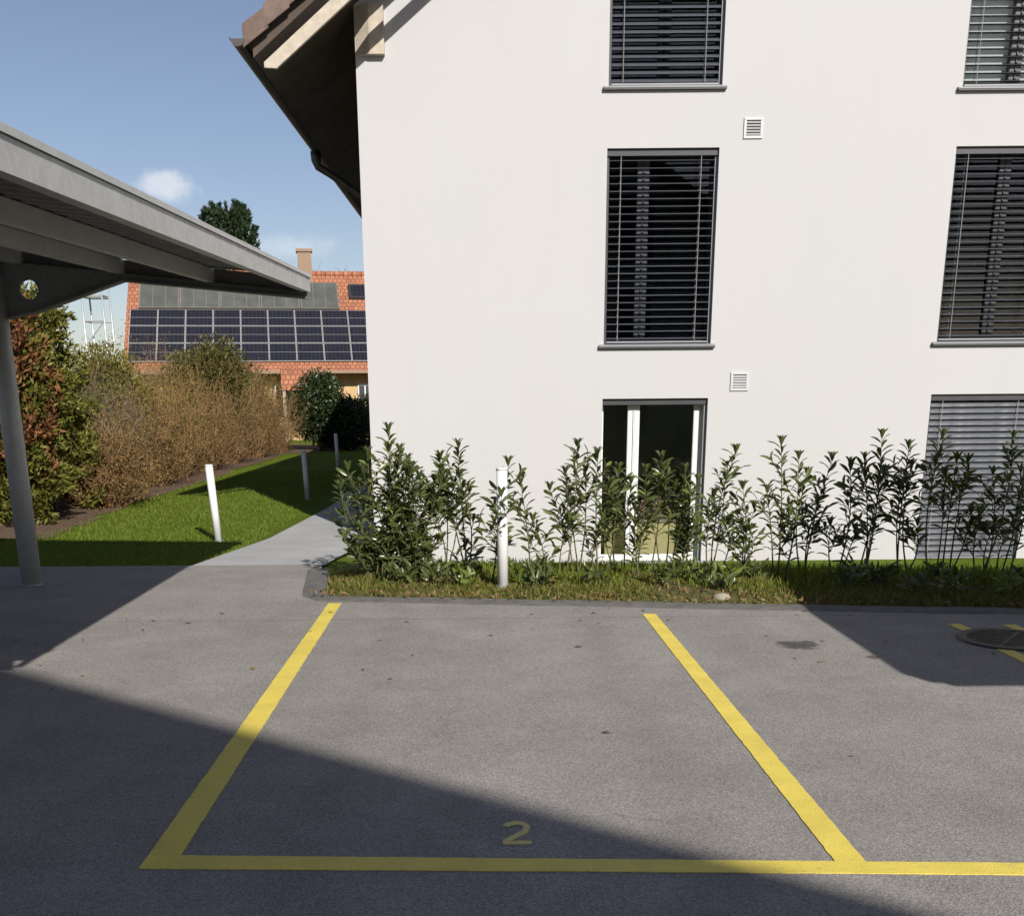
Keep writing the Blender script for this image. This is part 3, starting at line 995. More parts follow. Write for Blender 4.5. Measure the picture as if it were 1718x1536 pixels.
def carport(name, label, edge, sgn, y0, y1, posts_y, post_x, width, hole, group, z0=2.28, rise=.026, cross=.1):
    """edge = x of the open roof edge, sgn = direction in which the roof goes on from it"""
    root = thing(name, label, 'carport', (post_x, posts_y[-1], 0), group)
    Z = lambda x, y: car_z(x, y, edge, sgn, z0, rise, cross)
    H = .112
    far = edge + sgn * width
    # edge beams and purlins: C-sections along the depth
    offs = [0, .8, 1.55, 2.4, 3.3, 4.2]
    for k, o in enumerate(offs):
        x = edge + sgn * o
        b = MB()
        z_a, z_b = Z(x, y0), Z(x, y1)
        th = .006
        xi = x + sgn * .06
        for (xa, xb, dz0, dz1) in ((x, x + sgn * th, 0, H), (x + sgn * th, xi, 0, th), (x + sgn * th, xi, H - th, H)):
            b.add([(xa, y0, z_a + dz0), (xb, y0, z_a + dz0), (xb, y0, z_a + dz1), (xa, y0, z_a + dz1),
                   (xa, y1, z_b + dz0), (xb, y1, z_b + dz0), (xb, y1, z_b + dz1), (xa, y1, z_b + dz1)],
                  [(0, 1, 2, 3), (4, 7, 6, 5), (0, 4, 5, 1), (1, 5, 6, 2), (2, 6, 7, 3), (3, 7, 4, 0)])
        bo = b.build('edge_beam' if k == 0 else 'purlin', 'galvanised', root)
        if k == 0:      # flashing on the edge
            fb = MB()
            fb.add([(x - sgn * .012, y0, z_a + H + .002), (x + sgn * .1, y0, z_a + H + .014), (x + sgn * .1, y0, z_a + H + .05), (x - sgn * .012, y0, z_a + H + .028),
                    (x - sgn * .012, y1 + .03, z_b + H + .002), (x + sgn * .1, y1 + .03, z_b + H + .014), (x + sgn * .1, y1 + .03, z_b + H + .05), (x - sgn * .012, y1 + .03, z_b + H + .028)],
                   [(0, 1, 2, 3), (4, 7, 6, 5), (0, 4, 5, 1), (1, 5, 6, 2), (2, 6, 7, 3), (3, 7, 4, 0)])
            fb.build('flashing', 'aluminium', bo)
    eb = MB()
    xa, xb = edge + sgn * .061, far
    for yy in (y0 + .004, y1 - .016):
        eb.add([(xa, yy, Z(xa, yy) - .055), (xb, yy, Z(xb, yy) - .055), (xb, yy, Z(xb, yy) + H), (xa, yy, Z(xa, yy) + H),
                (xa, yy + .01, Z(xa, yy) - .055), (xb, yy + .01, Z(xb, yy) - .055), (xb, yy + .01, Z(xb, yy) + H), (xa, yy + .01, Z(xa, yy) + H)],
               [(0, 1, 2, 3), (4, 7, 6, 5), (0, 4, 5, 1), (1, 5, 6, 2), (2, 6, 7, 3), (3, 7, 4, 0)])
        eb.build('end_beam', 'sheet_metal', root)
        eb = MB()
    # corrugated sheet, ribs across
    n = int((y1 - y0) / .05)
    v, f = [], []
    for i in range(n + 1):
        y = y0 + (y1 - y0) * i / n
        q = [0, .035, .035, 0][i % 4]
        for x in (edge + sgn * .1, far):
            v.append((x, y, Z(x, y) + H + .004 + q))
    for i in range(n):
        f.append((2 * i, 2 * i + 1, 2 * i + 3, 2 * i + 2))
    nv = len(v)
    v += [(x, y, z + .0015) for x, y, z in v]
    f += [tuple(k + nv for k in reversed(q)) for q in f]
    link('roof_sheet', np_mesh('roof_sheet', np.array(v), np.array(f), 'sheet_metal'), root)
    # posts with tapered cantilever arms
    for py in posts_y:
        top = Z(post_x, py) - .02
        MB().tube([(post_x, py, 0.012), (post_x, py, top)], .088, 24, True).build('post', 'galvanised', root, True)
        MB().tube([(post_x, py, 0.001), (post_x, py, .012)], .093, 24, True).build('base_plate', 'galvanised', root, True)
        xw = lambda o: edge + sgn * o
        po = abs(post_x - edge)
        outer = [(xw(.02), Z(xw(.02), py) - .003), (xw(.02), Z(xw(.02), py) - .045), (xw(po - 1.1), Z(xw(po - 1.1), py) - .05), (xw(po - .35), Z(xw(po), py) - .40), (xw(po - .092), Z(xw(po), py) - .45),
                 (xw(po - .092), Z(xw(po), py) - .003)]
        if hole:
            hc = (xw(po - .3), Z(xw(po - .3), py) - .2)
            bm = bmesh.new()
            ov = [bm.verts.new((x, py - .01, z)) for x, z in outer]
            hv = [bm.verts.new((hc[0] + .088 * math.cos(a), py - .01, hc[1] + .088 * math.sin(a))) for a in np.linspace(0, 2 * math.pi, 24, endpoint=False)]
            ed = [bm.edges.new((l[i], l[(i + 1) % len(l)])) for l in (ov, hv) for i in range(len(l))]
            bmesh.ops.triangle_fill(bm, use_beauty=True, edges=ed)
            ex = bmesh.ops.extrude_face_region(bm, geom=list(bm.faces))
            for q in ex['geom']:
                if isinstance(q, bmesh.types.BMVert):
                    q.co.y += .02
            bmesh.ops.recalc_face_normals(bm, faces=bm.faces)
            me = bpy.data.meshes.new('cantilever_arm'); bm.to_mesh(me); bm.free(); me.materials.append(M['sheet_metal'])
            arm = link('cantilever_arm', me, root)
            rg = MB()
            for k in range(24):
                a0, a1 = 2 * math.pi * k / 24, 2 * math.pi * (k + 1) / 24
                P_ = lambda r, a, y: (hc[0] + r * math.cos(a), y, hc[1] + r * math.sin(a))
                rg.quad(P_(.087, a0, py - .016), P_(.087, a1, py - .016), P_(.087, a1, py + .016), P_(.087, a0, py + .016))
                rg.quad(P_(.078, a0, py - .016), P_(.078, a0, py + .016), P_(.078, a1, py + .016), P_(.078, a1, py - .016))
                rg.quad(P_(.087, a0, py - .016), P_(.078, a0, py - .016), P_(.078, a1, py - .016), P_(.087, a1, py - .016))
                rg.quad(P_(.087, a0, py + .016), P_(.087, a1, py + .016), P_(.078, a1, py + .016), P_(.078, a0, py + .016))
            rg.build('sleeve', 'sheet_metal', arm)
        else:
            arm = MB().prism(outer, py - .01, py + .01).build('cantilever_arm', 'sheet_metal', root)
        fl_ = MB()
        for (p, q) in zip(outer[1:4], outer[2:5]):
            fl_.bar((p[0], py, p[1]), (q[0], py, q[1]), .11, .012, (0, 1, 0)) if False else fl_.add(
                [(p[0], py - .055, p[1] - .014), (p[0], py + .055, p[1] - .014), (p[0], py + .055, p[1]), (p[0], py - .055, p[1]),
                 (q[0], py - .055, q[1] - .014), (q[0], py + .055, q[1] - .014), (q[0], py + .055, q[1]), (q[0], py - .055, q[1])],
                [(0, 1, 2, 3), (4, 7, 6, 5), (0, 4, 5, 1), (1, 5, 6, 2), (2, 6, 7, 3), (3, 7, 4, 0)])
        fl_.build('flange', 'sheet_metal', arm)
    return root


carport('carport', 'galvanised steel carport with round post and cantilevered corrugated roof beside the lawn', -1.53, -1, 3.1, 9.78, (3.6, 9.72), -4.19, 5.2, True, 'carports over the parking bays')
carport('carport', 'galvanised steel carport over the bays beside the drain grate', 3.9, 1, 2.75, 7.95, (3.4, 7.5), 6.6, 5.0, False, 'carports over the parking bays', 2.14, .016, 0.)


# ------------------------------------------------------------------ bollards
def bollard(x, y, h, r, lean, label):
    z = height(x, y) + (.02 if y < 10 else 0)
    root = thing('bollard', label, 'bollard', (x, y, z), 'white bollards along the path')
    tx, ty = x + lean[0], y + lean[1]
    MB().tube([(x, y, z - .05), (tx, ty, z + h - .02)], r, 20, True).build('post', 'white_coat', root, True)
    MB().tube([(tx, ty, z + h - .022), (tx, ty, z + h - .006), (tx, ty, z + h)], [r + .003, r + .003, r - .008], 20, True).build('cap', 'white_coat', root, True)
    MB().tube([(x, y, z - .02), (x, y, z + .015)], r + .012, 20, True).build('collar', 'frame_grey', root, True)


bollard(.085, 9.15, 1.0, .046, (-.004, 0), 'white round bollard at the asphalt edge in front of the white wall')
bollard(-3.6, 14.2, .99, .049, (-.05, 0), 'sunlit white bollard on the lawn beside the path')
bollard(-3.38, 20.0, .88, .045, (-.03, 0), 'white bollard standing in the house shadow on the lawn')
bollard(-3.86, 27.6, .92, .043, (-.02, 0), 'small white bollard at the far end of the path by the dark bush')


# ------------------------------------------------------------------ plants
def tag_plant(root_name, label, cat, loc, group=None):
    return thing(root_name, label, cat, loc, group)


def laurel(x, y, specs, label, group='young cherry laurels along the strip', leaf_mat='laurel_leaf', low=.33, dens=1.0, llen=.124):
    """specs: list of (dx_base, dx_top, dy_top, height)"""
    z = height(x, y)
    root = thing('laurel_shrub', label, 'shrub', (x, y, z), group)
    for (dxb, dxt, dyt, h) in specs:
        h *= .91
        b = Vector((x + dxb, y + random.uniform(-.06, .06), z - .03))
        tp = Vector((x + dxt, y + dyt, z + h))
        bend = Vector((random.uniform(-.08, .08), random.uniform(-.05, .05), 0))
        pts = []
        for k in range(9):
            t_ = k / 8
            pts.append(b.lerp(tp, t_) + bend * math.sin(math.pi * t_))
        st = MB().tube(pts, [.009 * (1 - .72 * k / 8) for k in range(9)], 6)
        sb = []
        for k in range(int(1 + 3 * dens)):
            t_ = random.uniform(low, .85)
            i = int(t_ * 8)
            p0 = pts[i].lerp(pts[min(i + 1, 8)], t_ * 8 - i)
            a = random.uniform(0, 2 * math.pi)
            ln = random.uniform(.12, .28) * (1.2 - .45 * t_)
            e = p0 + Vector((math.cos(a) * ln * .75, math.sin(a) * ln * .5, ln * .85))
            st.tube([p0, p0.lerp(e, .5) + Vector((math.cos(a), math.sin(a), 0)) * .02, e], [.004, .0035, .002], 5)
            sb.append((p0, e))
        so = st.build('stem', 'stem_green', root, True)
        pos, dr, ln_, fc = [], [], [], []

        def spray(P0, P1, n, t0):
            ax = (P1 - P0).normalized()
            ph = random.uniform(0, 6.28)
            for k in range(n):
                t_ = t0 + (1 - t0) * (k + random.uniform(-.3, .3)) / n
                ph += 2.4
                rad = Vector((math.cos(ph), math.sin(ph), 0))
                lift = .45 + .9 * max(0, t_ - .35) + random.uniform(-.25, .25)
                pos.append(P0.lerp(P1, min(t_, 1)) if True else 0)
                d = (rad + ax * lift).normalized()
                dr.append(d); fc.append(ax * 1.0 - rad * .3)
                ln_.append(llen * random.uniform(.72, 1.22) * (.82 if t_ > .93 else 1))
        nmain = int(h * random.uniform(21, 30) * dens)
        for k in range(nmain):
            t_ = low + (1.0 - low) * (k / nmain) ** .85
            i = min(int(t_ * 8), 7)
            p0 = pts[i].lerp(pts[i + 1], t_ * 8 - i)
            ax = (pts[i + 1] - pts[i]).normalized()
            ph = k * 2.4 + random.uniform(-.3, .3)
            rad = Vector((math.cos(ph), math.sin(ph), 0))
            lift = .22 + 1.0 * max(0, t_ - .45) + random.uniform(-.3, .35)
            pos.append(p0); dr.append((rad + ax * lift).normalized()); fc.append(ax - rad * .3)
            ln_.append(llen * random.uniform(.75, 1.25))
        for (p0, e) in sb:
            spray(p0, e, int(6.5 * (.7 + .3 * dens)), .25)
        for k in range(6):     # terminal tuft
            ph = k * 1.05
            rad = Vector((math.cos(ph), math.sin(ph), 0))
            pos.append(tp); dr.append((rad * .55 + Vector((0, 0, 1))).normalized()); fc.append(Vector((0, 0, 1)) - rad); ln_.append(llen * .9)
        pos, dr, fc = np.array(pos), np.array(dr), np.array(fc)
        # long leaves arch over a little
        v, f = leaves(pos, dr, np.array(ln_), np.array(ln_) * .285, LEAF6, fc)
        link('foliage', np_mesh('foliage', v, f, leaf_mat), so)
    return root


def px2(x):            # picture column of a plant in the strip to metres at y = 9.8
    return (x - 829) * .00549



# dense bush at the path corner
specs = []
for k in range(23):
    a = random.uniform(0, 6.28); r = random.uniform(0, .2)
    ex = random.uniform(-.5, .52)
    h = 1.24 - .55 * (ex / .55) ** 2 * random.uniform(.6, 1) + random.uniform(-.18, .08)
    if ex < -.3:
        h -= .12
    specs.append((math.cos(a) * r + ex * .35, ex, random.uniform(-.35, .35), h))
specs.append((.02, .06, -.1, 1.42))
specs += [(random.uniform(-.3, .3), random.uniform(-.62, .6), random.uniform(-.4, .1), random.uniform(.3, .55)) for _ in range(10)]
laurel(px2(655), 9.75, specs, 'large dense cherry laurel at the corner of path and planted strip', None, low=.12, dens=1.15)

A = laurel
A(px2(748), 9.85, [(-.0, -.02, .05, 1.15), (.22, -.0, .02, 1.02), (-.02, .1, -.05, .9), (.22, .14, .1, 1.26), (.02, -.16, .05, .86)], 'cherry laurel of several leaning stems next to the dense corner laurel', low=.5)
A(px2(784), 9.7, [(.0, -.04, .0, .98), (.02, .0, .05, .3)], 'slim single cherry laurel between the leaning stems and the bollard', low=.3)
A(px2(843), 9.32, [(-.09, .0, -.3, .86), (.04, .06, -.1, 1.12), (-.06, -.06, -.2, .6)], 'young cherry laurel with leafy top right behind the white bollard', low=.35)
A(px2(892), 9.75, [(.0, -.09, .0, .92), (.06, .02, .05, .55)], 'short leaning cherry laurel beside the white bollard', low=.25)
A(px2(960), 9.85, [(-.06, .05, .05, 1.26), (.08, -.06, .0, 1.0), (.02, -.2, .0, .85), (.06, .12, .05, 1.02), (-.1, -.02, -.05, .55)], 'tall cherry laurel on the plain wall halfway between bollard and glass door', low=.42)
A(px2(1004), 9.75, [(.0, -.02, .05, 1.18), (.05, .1, .0, .9), (-.03, .02, -.06, .58)], 'cherry laurel at the jamb of the glass door on the bollard side', low=.3)
A(px2(1042), 9.95, [(-.02, -.02, .0, 1.03), (.06, .1, .05, .9), (.0, -.12, .0, .62)], 'first cherry laurel before the glass door counted from the bollard', low=.45)
A(px2(1066), 9.7, [(.0, .06, .0, 1.02), (.02, -.03, .05, .66), (.0, .02, .05, .34)], 'second cherry laurel before the glass door counted from the bollard', low=.4)
A(px2(1104), 9.85, [(-.08, .0, .0, 1.14), (.06, .02, .0, 1.04), (.1, .14, .08, .86), (.02, -.12, .0, .74), (.07, .22, -.04, .5)], 'third cherry laurel before the glass door counted from the bollard', low=.55)
A(px2(1148), 9.75, [(-.02, -.03, .05, 1.02), (.02, .08, .0, .92), (.0, .05, -.08, .52)], 'fourth cherry laurel before the glass door counted from the bollard', low=.3)
A(px2(1192), 9.9, [(.0, .02, .0, .78), (.02, .2, .05, 1.2), (.0, .1, -.05, .95), (.06, .16, .0, .5)], 'first cherry laurel past the glass door counted towards the closed blind', low=.35)
A(px2(1240), 9.75, [(.0, -.02, .0, .86), (.04, .1, .05, .66), (-.06, .05, -.06, .45)], 'second cherry laurel past the glass door counted towards the closed blind', low=.2)
A(px2(1304), 9.8, [(.0, -.03, .05, 1.28), (.05, .12, .0, 1.14), (-.05, -.14, .0, .82), (.03, .05, -.08, .6)], 'third cherry laurel past the glass door counted towards the closed blind', low=.3)
A(px2(1352), 9.9, [(.0, -.03, .0, .98), (.02, .2, .05, 1.12), (.02, .08, .0, .7)], 'fourth cherry laurel past the glass door counted towards the closed blind', low=.3)
A(px2(1400), 9.75, [(.0, .04, .0, 1.08), (-.04, -.08, .05, .5), (.05, .12, -.05, .45)], 'fifth cherry laurel past the glass door counted towards the closed blind', low=.35)
A(px2(1450), 9.85, [(.0, .06, .0, 1.34), (.03, -.06, .05, 1.12), (-.04, .12, .05, 1.0), (.04, .02, -.08, .5)], 'sixth cherry laurel past the glass door counted towards the closed blind', low=.52)
A(px2(1510), 9.8, [(-.02, -.04, .0, 1.24), (.06, .02, .05, 1.05), (.0, -.1, -.04, .85), (.04, .08, -.06, .5)], 'seventh cherry laurel past the glass door counted towards the closed blind', low=.45)
A(px2(1552), 9.7, [(.0, -.02, .0, 1.34), (.04, .06, .05, .98)], 'first cherry laurel before the closed blind counted from the glass door', low=.48)
A(px2(1590), 9.85, [(-.04, -.02, .0, 1.12), (.04, .1, .05, 1.1), (.0, .14, -.05, .6)], 'second cherry laurel before the closed blind counted from the glass door', low=.5)
A(px2(1640), 9.75, [(.0, .14, .0, 1.32), (.02, .02, .05, .98), (-.05, -.08, -.04, .62), (.04, .1, .08, .5)], 'third cherry laurel before the closed blind counted from the glass door', low=.35)
A(px2(1690), 9.9, [(.0, .04, .0, 1.0), (.03, .14, .05, .86), (-.04, .06, .0, .6)], 'fourth cherry laurel before the closed blind counted from the glass door', low=.3)
A(px2(1735), 9.8, [(.0, .04, .0, 1.2), (.03, -.05, .05, .9), (-.04, .16, .0, .7)], 'fifth cherry laurel before the closed blind counted from the glass door', low=.3)


# ---- ground cover in the strip
def scatter(n, fx, fy):
    x = rng.uniform(*fx, n); u = rng.uniform(0, 1, n)
    y = np.array([lot_edge(a) for a in x]) + fy[0] + (fy[1] - fy[0]) * u
    z = np.array([height(a, b) for a, b in zip(x, y)])
    return np.stack([x, y, z + .005], 1)


def blades(name, mat, P, h, w, label, spread=.5, tmpl=BLADE):
    n = len(P)
    d = rng.normal(size=(n, 3)) * spread + np.array([0, 0, 1.])
    d[:, 2] = np.abs(d[:, 2]) + .2
    hh = h * rng.uniform(.5, 1.3, n)
    v, f = leaves(P, d, hh, w, tmpl)
    o = link(name, np_mesh(name, v, f, mat))
    tag(o, label, name.replace('_', ' '), kind='stuff')


def clump(P, scale, thr):
    q = np.sin(P[:, 0] * scale) + np.sin(P[:, 1] * scale * 1.7 + P[:, 0] * 2.1) + np.sin(P[:, 0] * scale * 2.3 + 1.3)
    return P[q > thr + rng.normal(size=len(P)) * .5]


blades('verge_grass', 'verge_grass', clump(scatter(34000, (-1.45, 7.5), (.02, 1.6)), 2.6, -.9), .055, .009, 'rough yellowing grass in the planted strip under the laurels')
blades('lawn_grass', 'grass_blade', np.concatenate([scatter(9000, (-1.1, 7.5), (1.2, 2.6)), clump(scatter(7000, (-1.3, 7.5), (.5, 1.6)), 3.1, .3)]), .09, .009, 'green grass behind the laurels below the white wall')
P = scatter(5000, (-1.55, 7.5), (-.12, 1.3))
P[:, 2] = np.maximum(P[:, 2], np.where(P[:, 1] < np.array([lot_edge(a) for a in P[:, 0]]) + .07, .034, -1)) + .004
keep = (P[:, 1] > np.array([lot_edge(a) for a in P[:, 0]]) + rng.exponential(.08, len(P)) - .1)
blades('leaf_litter', 'dry_litter', P[keep], .045, .022, 'dry brown leaf litter along the asphalt edge', 2.2, LEAF4)

n = 50
P = np.stack([rng.uniform(-3.5, 4.5, n), 8.4 - rng.exponential(1.3, n), np.full(n, .006)], 1)
P[:, 1] = np.minimum(P[:, 1], np.array([lot_edge(a) - .22 for a in P[:, 0]]))
P = P[P[:, 1] > 3]
d = rng.normal(size=(len(P), 3)) * [1, 1, .12]
v, f = leaves(P, d, rng.uniform(.03, .07, len(P)), .018, LEAF4, np.tile([0, 0, 1.], (len(P), 1)))
v[:, 2] = np.maximum(v[:, 2], .004)
tag(link('fallen_leaves', np_mesh('fallen_leaves', v, f, 'dry_litter')), 'scattered dry leaves lying on the asphalt', 'leaves', kind='stuff')

# small leafy seedlings between the laurels
for k in range(44):
    x = random.uniform(-1.0, 7.0); y = lot_edge(x) + random.uniform(.45, 1.2)
    n = 26
    z = height(x, y)
    root = thing('ground_plant', 'low leafy seedling in the planted strip among the laurels', 'plant', (x, y, z), 'seedlings in the planted strip')
    P = np.tile([x, y, z + .02], (n, 1)) + rng.normal(size=(n, 3)) * [.05, .04, .02]
    P[:, 2] = z + rng.uniform(.0, .14, n)
    d = rng.normal(size=(n, 3)); d[:, 2] = np.abs(d[:, 2]) * .7 + .25
    v, f = leaves(P, d, rng.uniform(.08, .14, n), .036, LEAF6)
    link('foliage', np_mesh('foliage', v, f, 'laurel_young' if k % 4 == 0 else 'laurel_leaf'), root)
    MB().tube([(x, y, z - .02), (x + .01, y, z + .13)], [.005, .003], 5).build('stem', 'stem_green', root)

# one pale stone
st = MB().tube([(1.86, 8.66, .0), (1.86, 8.66, .02), (1.86, 8.66, .05), (1.86, 8.66, .062)], [.04, .055, .04, .015], 9)
st.v = [(x + random.uniform(-.01, .01) + (x - 1.86) * .4, y + random.uniform(-.01, .01), z) for x, y, z in st.v]
so = st.build('stone', 'stone', None, True)
tag(so, 'pale stone lying in the grass at the asphalt edge', 'stone')

# lawn blades on the sunny lawn left of the path
n = 60000
x = rng.uniform(-8.5, -3.08, n); y = 10.9 + rng.uniform(0, 1, n) ** 1.4 * 17
bedx = np.interp(y, [10.9, 14.3, 15.6, 17.6, 23, 30], [-9, -6.6, -6.2, -6.35, -6.5, -6.65])
ok = (x > bedx)
P = np.stack([x, y, np.array([height(a, b) for a, b in zip(x, y)])], 1)[ok]
blades('lawn_blades', 'grass_blade', P, .045, .008, 'short mown grass of the sunny lawn beside the path')


# ---- shrubs and hedges on the left
def blob_points(n, c, r, shell=.55, lumps=7, seed=0):
    """points through an uneven crown volume made of several overlapping lumps"""
    g = np.random.default_rng(seed)
    c, r = np.array(c), np.array(r)
    dirs = g.normal(size=(lumps, 3)); dirs /= np.linalg.norm(dirs, axis=1, keepdims=True)
    cen = c + dirs * r * .5 * g.uniform(.5, 1.1, (lumps, 1))
    rad = r * g.uniform(.42, .68, (lumps, 1))
    k = g.integers(0, lumps, n)
    d = g.normal(size=(n, 3)); d /= np.linalg.norm(d, axis=1, keepdims=True)
    q = g.uniform(shell, 1.05, (n, 1)) ** .8
    return cen[k] + d * rad[k] * q, d


def bush(name, label, cat, c, r, n, mat, ll, lw, ground, group=None, stems=7, stem_mat='bark', up=.5, seed=0, tmpl=LEAF4, lumps=9, shell=.5):
    root = thing(name, label, cat, (c[0], c[1], ground), group)
    st = MB()
    g = random.Random(seed)
    for k in range(stems):
        a = g.uniform(0, 6.28); q = g.uniform(.2, .75)
        e = Vector((c[0] + math.cos(a) * r[0] * q, c[1] + math.sin(a) * r[1] * q, c[2] + r[2] * g.uniform(-.1, .6)))
        b = Vector((c[0] + math.cos(a) * r[0] * .15, c[1] + math.sin(a) * r[1] * .15, ground - .05))
        st.tube([b, b.lerp(e, .5) + Vector((0, 0, .1)), e], [.03, .02, .008], 6)
    st.build('stem', stem_mat, root, True)
    P, d = blob_points(n, c, r, shell, lumps, seed + 5)
    P = P[P[:, 2] > ground + .02]
    d = d[:len(P)] + rng.normal(size=(len(P), 3)) * .7 + np.array([0, 0, up])
    v, f = leaves(P, d, ll * rng.uniform(.7, 1.3, len(P)), lw, tmpl)
    link('foliage', np_mesh('foliage', v, f, mat), root)
    return root


def thuja(x, y, r, h, n, label, dead=None, seed=0):
    z = height(x, y)
    root = thing('thuja_tree', label, 'tree', (x, y, z), 'thuja hedge beside the carport')
    MB().tube([(x, y, z - .1), (x + .03, y, z + h * .5), (x, y, z + h * .93)], [.07, .05, .012], 8).build('trunk', 'bark', root, True)
    g = np.random.default_rng(seed)
    nc = n // 75
    u = g.uniform(0, 1, nc) ** .9
    a = g.uniform(0, 6.283, nc)
    prof = np.interp(u, [0, .08, .35, .7, .9, 1], [.8, 1, 1.0, .85, .6, .25]) * r
    rr = prof * np.sqrt(g.uniform(.2, 1.25, nc))
    C = np.stack([x + np.cos(a) * rr, y + np.sin(a) * rr, z + .1 + u * h], 1)
    D = np.stack([np.cos(a) * .9, np.sin(a) * .9, np.full(nc, .8)], 1) + g.normal(size=(nc, 3)) * .4
    D /= np.linalg.norm(D, axis=1, keepdims=True)
    cd = np.zeros(nc, bool)
    if dead:
        w = np.exp(-((np.angle(np.exp(1j * (a - dead[0])))) / dead[1]) ** 2 - ((u - dead[2]) / dead[3]) ** 2)
        cd = g.uniform(0, 1, nc) < w * 1.05
    k = np.repeat(np.arange(nc), 75)
    t_ = g.uniform(-.5, 1, len(k))[:, None]
    P = C[k] + D[k] * t_ * .24 + g.normal(size=(len(k), 3)) * .065 * (1.1 - .5 * np.abs(t_))
    d = D[k] + g.normal(size=(len(k), 3)) * .55
    P[:, 2] = np.maximum(P[:, 2], z + .02)
    isdead = cd[k]
    for nm, mat, mk in (('foliage', 'thuja_leaf', ~isdead), ('dead_foliage', 'thuja_dead', isdead)):
        if mk.sum() > 5:
            v, f = leaves(P[mk], d[mk], g.uniform(.06, .15, mk.sum()), .04, LEAF4)
            link(nm, np_mesh(nm, v, f, mat), root)
    return root


thuja(-7.1, 16.4, .64, 3.1, 20000, 'tall thuja with a rusty brown dead side behind the carport post', (-1.45, 1.3, .6, .42), 3)
thuja(-7.35, 18.2, .68, 3.2, 18000, 'yellow green thuja between the rusty thuja and the bare twigs', None, 8)
thuja(-8.2, 15.9, .85, 3.3, 16000, 'dark green thuja left of the rusty one behind the post', (-1.2, .5, .4, .3), 12)
thuja(-9.7, 15.6, .95, 3.3, 14000, 'dark green thuja at the outer end of the hedge', None, 15)


def twig_shrub(x, y, r, h, n, nl, label, seed, mat='twig_brown', lmat='russet_leaf', lsize=.05):
    z = height(x, y)
    g = random.Random(seed)
    root = thing('twig_shrub', label, 'shrub', (x, y, z), 'bare twiggy shrubs in the mulch bed')
    b = MB()
    tips = []
    for k in range(n):
        a = g.uniform(0, 6.28); q = math.sqrt(g.uniform(0, 1))
        p0 = Vector((x + math.cos(a) * r * .35 * q, y + math.sin(a) * r * .35 * q, z - .03))
        hh = h * g.uniform(.35, 1.12) * (1 - .4 * q * q)
        p3 = Vector((x + math.cos(a) * r * q * 1.05 + g.uniform(-.15, .15), y + math.sin(a) * r * q + g.uniform(-.15, .15), z + hh))
        p1 = p0.lerp(p3, .35) + Vector((g.gauss(0, .13), g.gauss(0, .13), hh * .08))
        p2 = p0.lerp(p3, .7) + Vector((g.gauss(0, .15), g.gauss(0, .15), hh * .06))
        b.tube([p0, p1, p2, p3], [.011, .008, .005, .002], 3, False)
        for j in range(6):
            s0 = [p1, p2, p2, p1.lerp(p2, .5), p0.lerp(p1, .6), p2.lerp(p3, .5)][j]
            e = s0 + Vector((g.gauss(0, .22), g.gauss(0, .22), g.gauss(.12, .16)))
            b.tube([s0, e], [.0045, .0018], 3, False)
            tips += [s0.lerp(e, .6), e]
        tips += [p2, p3]
    b.build('twigs', mat, root)
    T = np.array([tuple(t_) for t_ in tips])
    nl = int(nl * 1.7)
    P = T[rng.integers(0, len(T), nl)] + rng.normal(size=(nl, 3)) * .11
    P = P[P[:, 2] > z + .05]
    v, f = leaves(P, rng.normal(size=(len(P), 3)) + [0, 0, .5], lsize * rng.uniform(.6, 1.3, len(P)), lsize * .5)
    link('foliage', np_mesh('foliage', v, f, lmat), root)


tw = [(-7.0, 18.9, .95, 1.3, 230, 4200, 'low russet twig shrub at the front of the mulch bed', 'twig_brown', 'russet_leaf'),
      (-7.75, 20.6, 1.1, 2.2, 230, 4200, 'ochre twig shrub behind the low russet one in the mulch bed', 'twig_grey', 'olive_leaf'),
      (-7.55, 23.2, 1.0, 1.75, 230, 4200, 'rusty brown twig shrub in the middle of the mulch bed', 'twig_brown', 'russet_leaf'),
      (-7.75, 25.6, 1.15, 2.3, 230, 3800, 'tall yellowish twig shrub below the solar panels', 'twig_brown', 'gold_leaf'),
      (-7.7, 28.2, 1.15, 2.2, 230, 3600, 'tall brown twig shrub beside the yellowish one', 'twig_brown', 'russet_leaf'),
      (-7.85, 31.0, 1.3, 2.5, 230, 3600, 'bare brown thicket below the solar panels', 'twig_brown', 'olive_leaf'),
      (-7.7, 34.0, 1.25, 2.4, 230, 3200, 'bare brown shrub at the far end of the lawn', 'twig_brown', 'russet_leaf'),
      (-7.5, 36.8, 1.2, 2.2, 200, 2600, 'thin brown shrub beside the dark evergreen', 'twig_brown', 'russet_leaf'),
      (-9.4, 20.6, 1.2, 2.7, 190, 3600, 'greyish twig shrub at the back of the bed beside the thuja', 'twig_grey', 'olive_leaf'),
      (-9.5, 24.0, 1.2, 2.7, 180, 3600, 'dense ochre shrub at the back of the bed', 'twig_brown', 'gold_leaf'),
      (-9.7, 28.6, 1.3, 2.7, 180, 3400, 'dense brown shrub behind the thicket', 'twig_brown', 'russet_leaf'),
      (-9.6, 33.0, 1.3, 2.9, 180, 3000, 'greyish brown shrub behind the thicket', 'twig_grey', 'russet_leaf')]
for i, (x, y, r, h, n, nl, lab, mt, lm) in enumerate(tw):
    twig_shrub(x + (.2 if x > -8.2 else 0), y, r * 1.05, h * 1.22, n, nl, lab, 30 + i, mt, lm, .055)

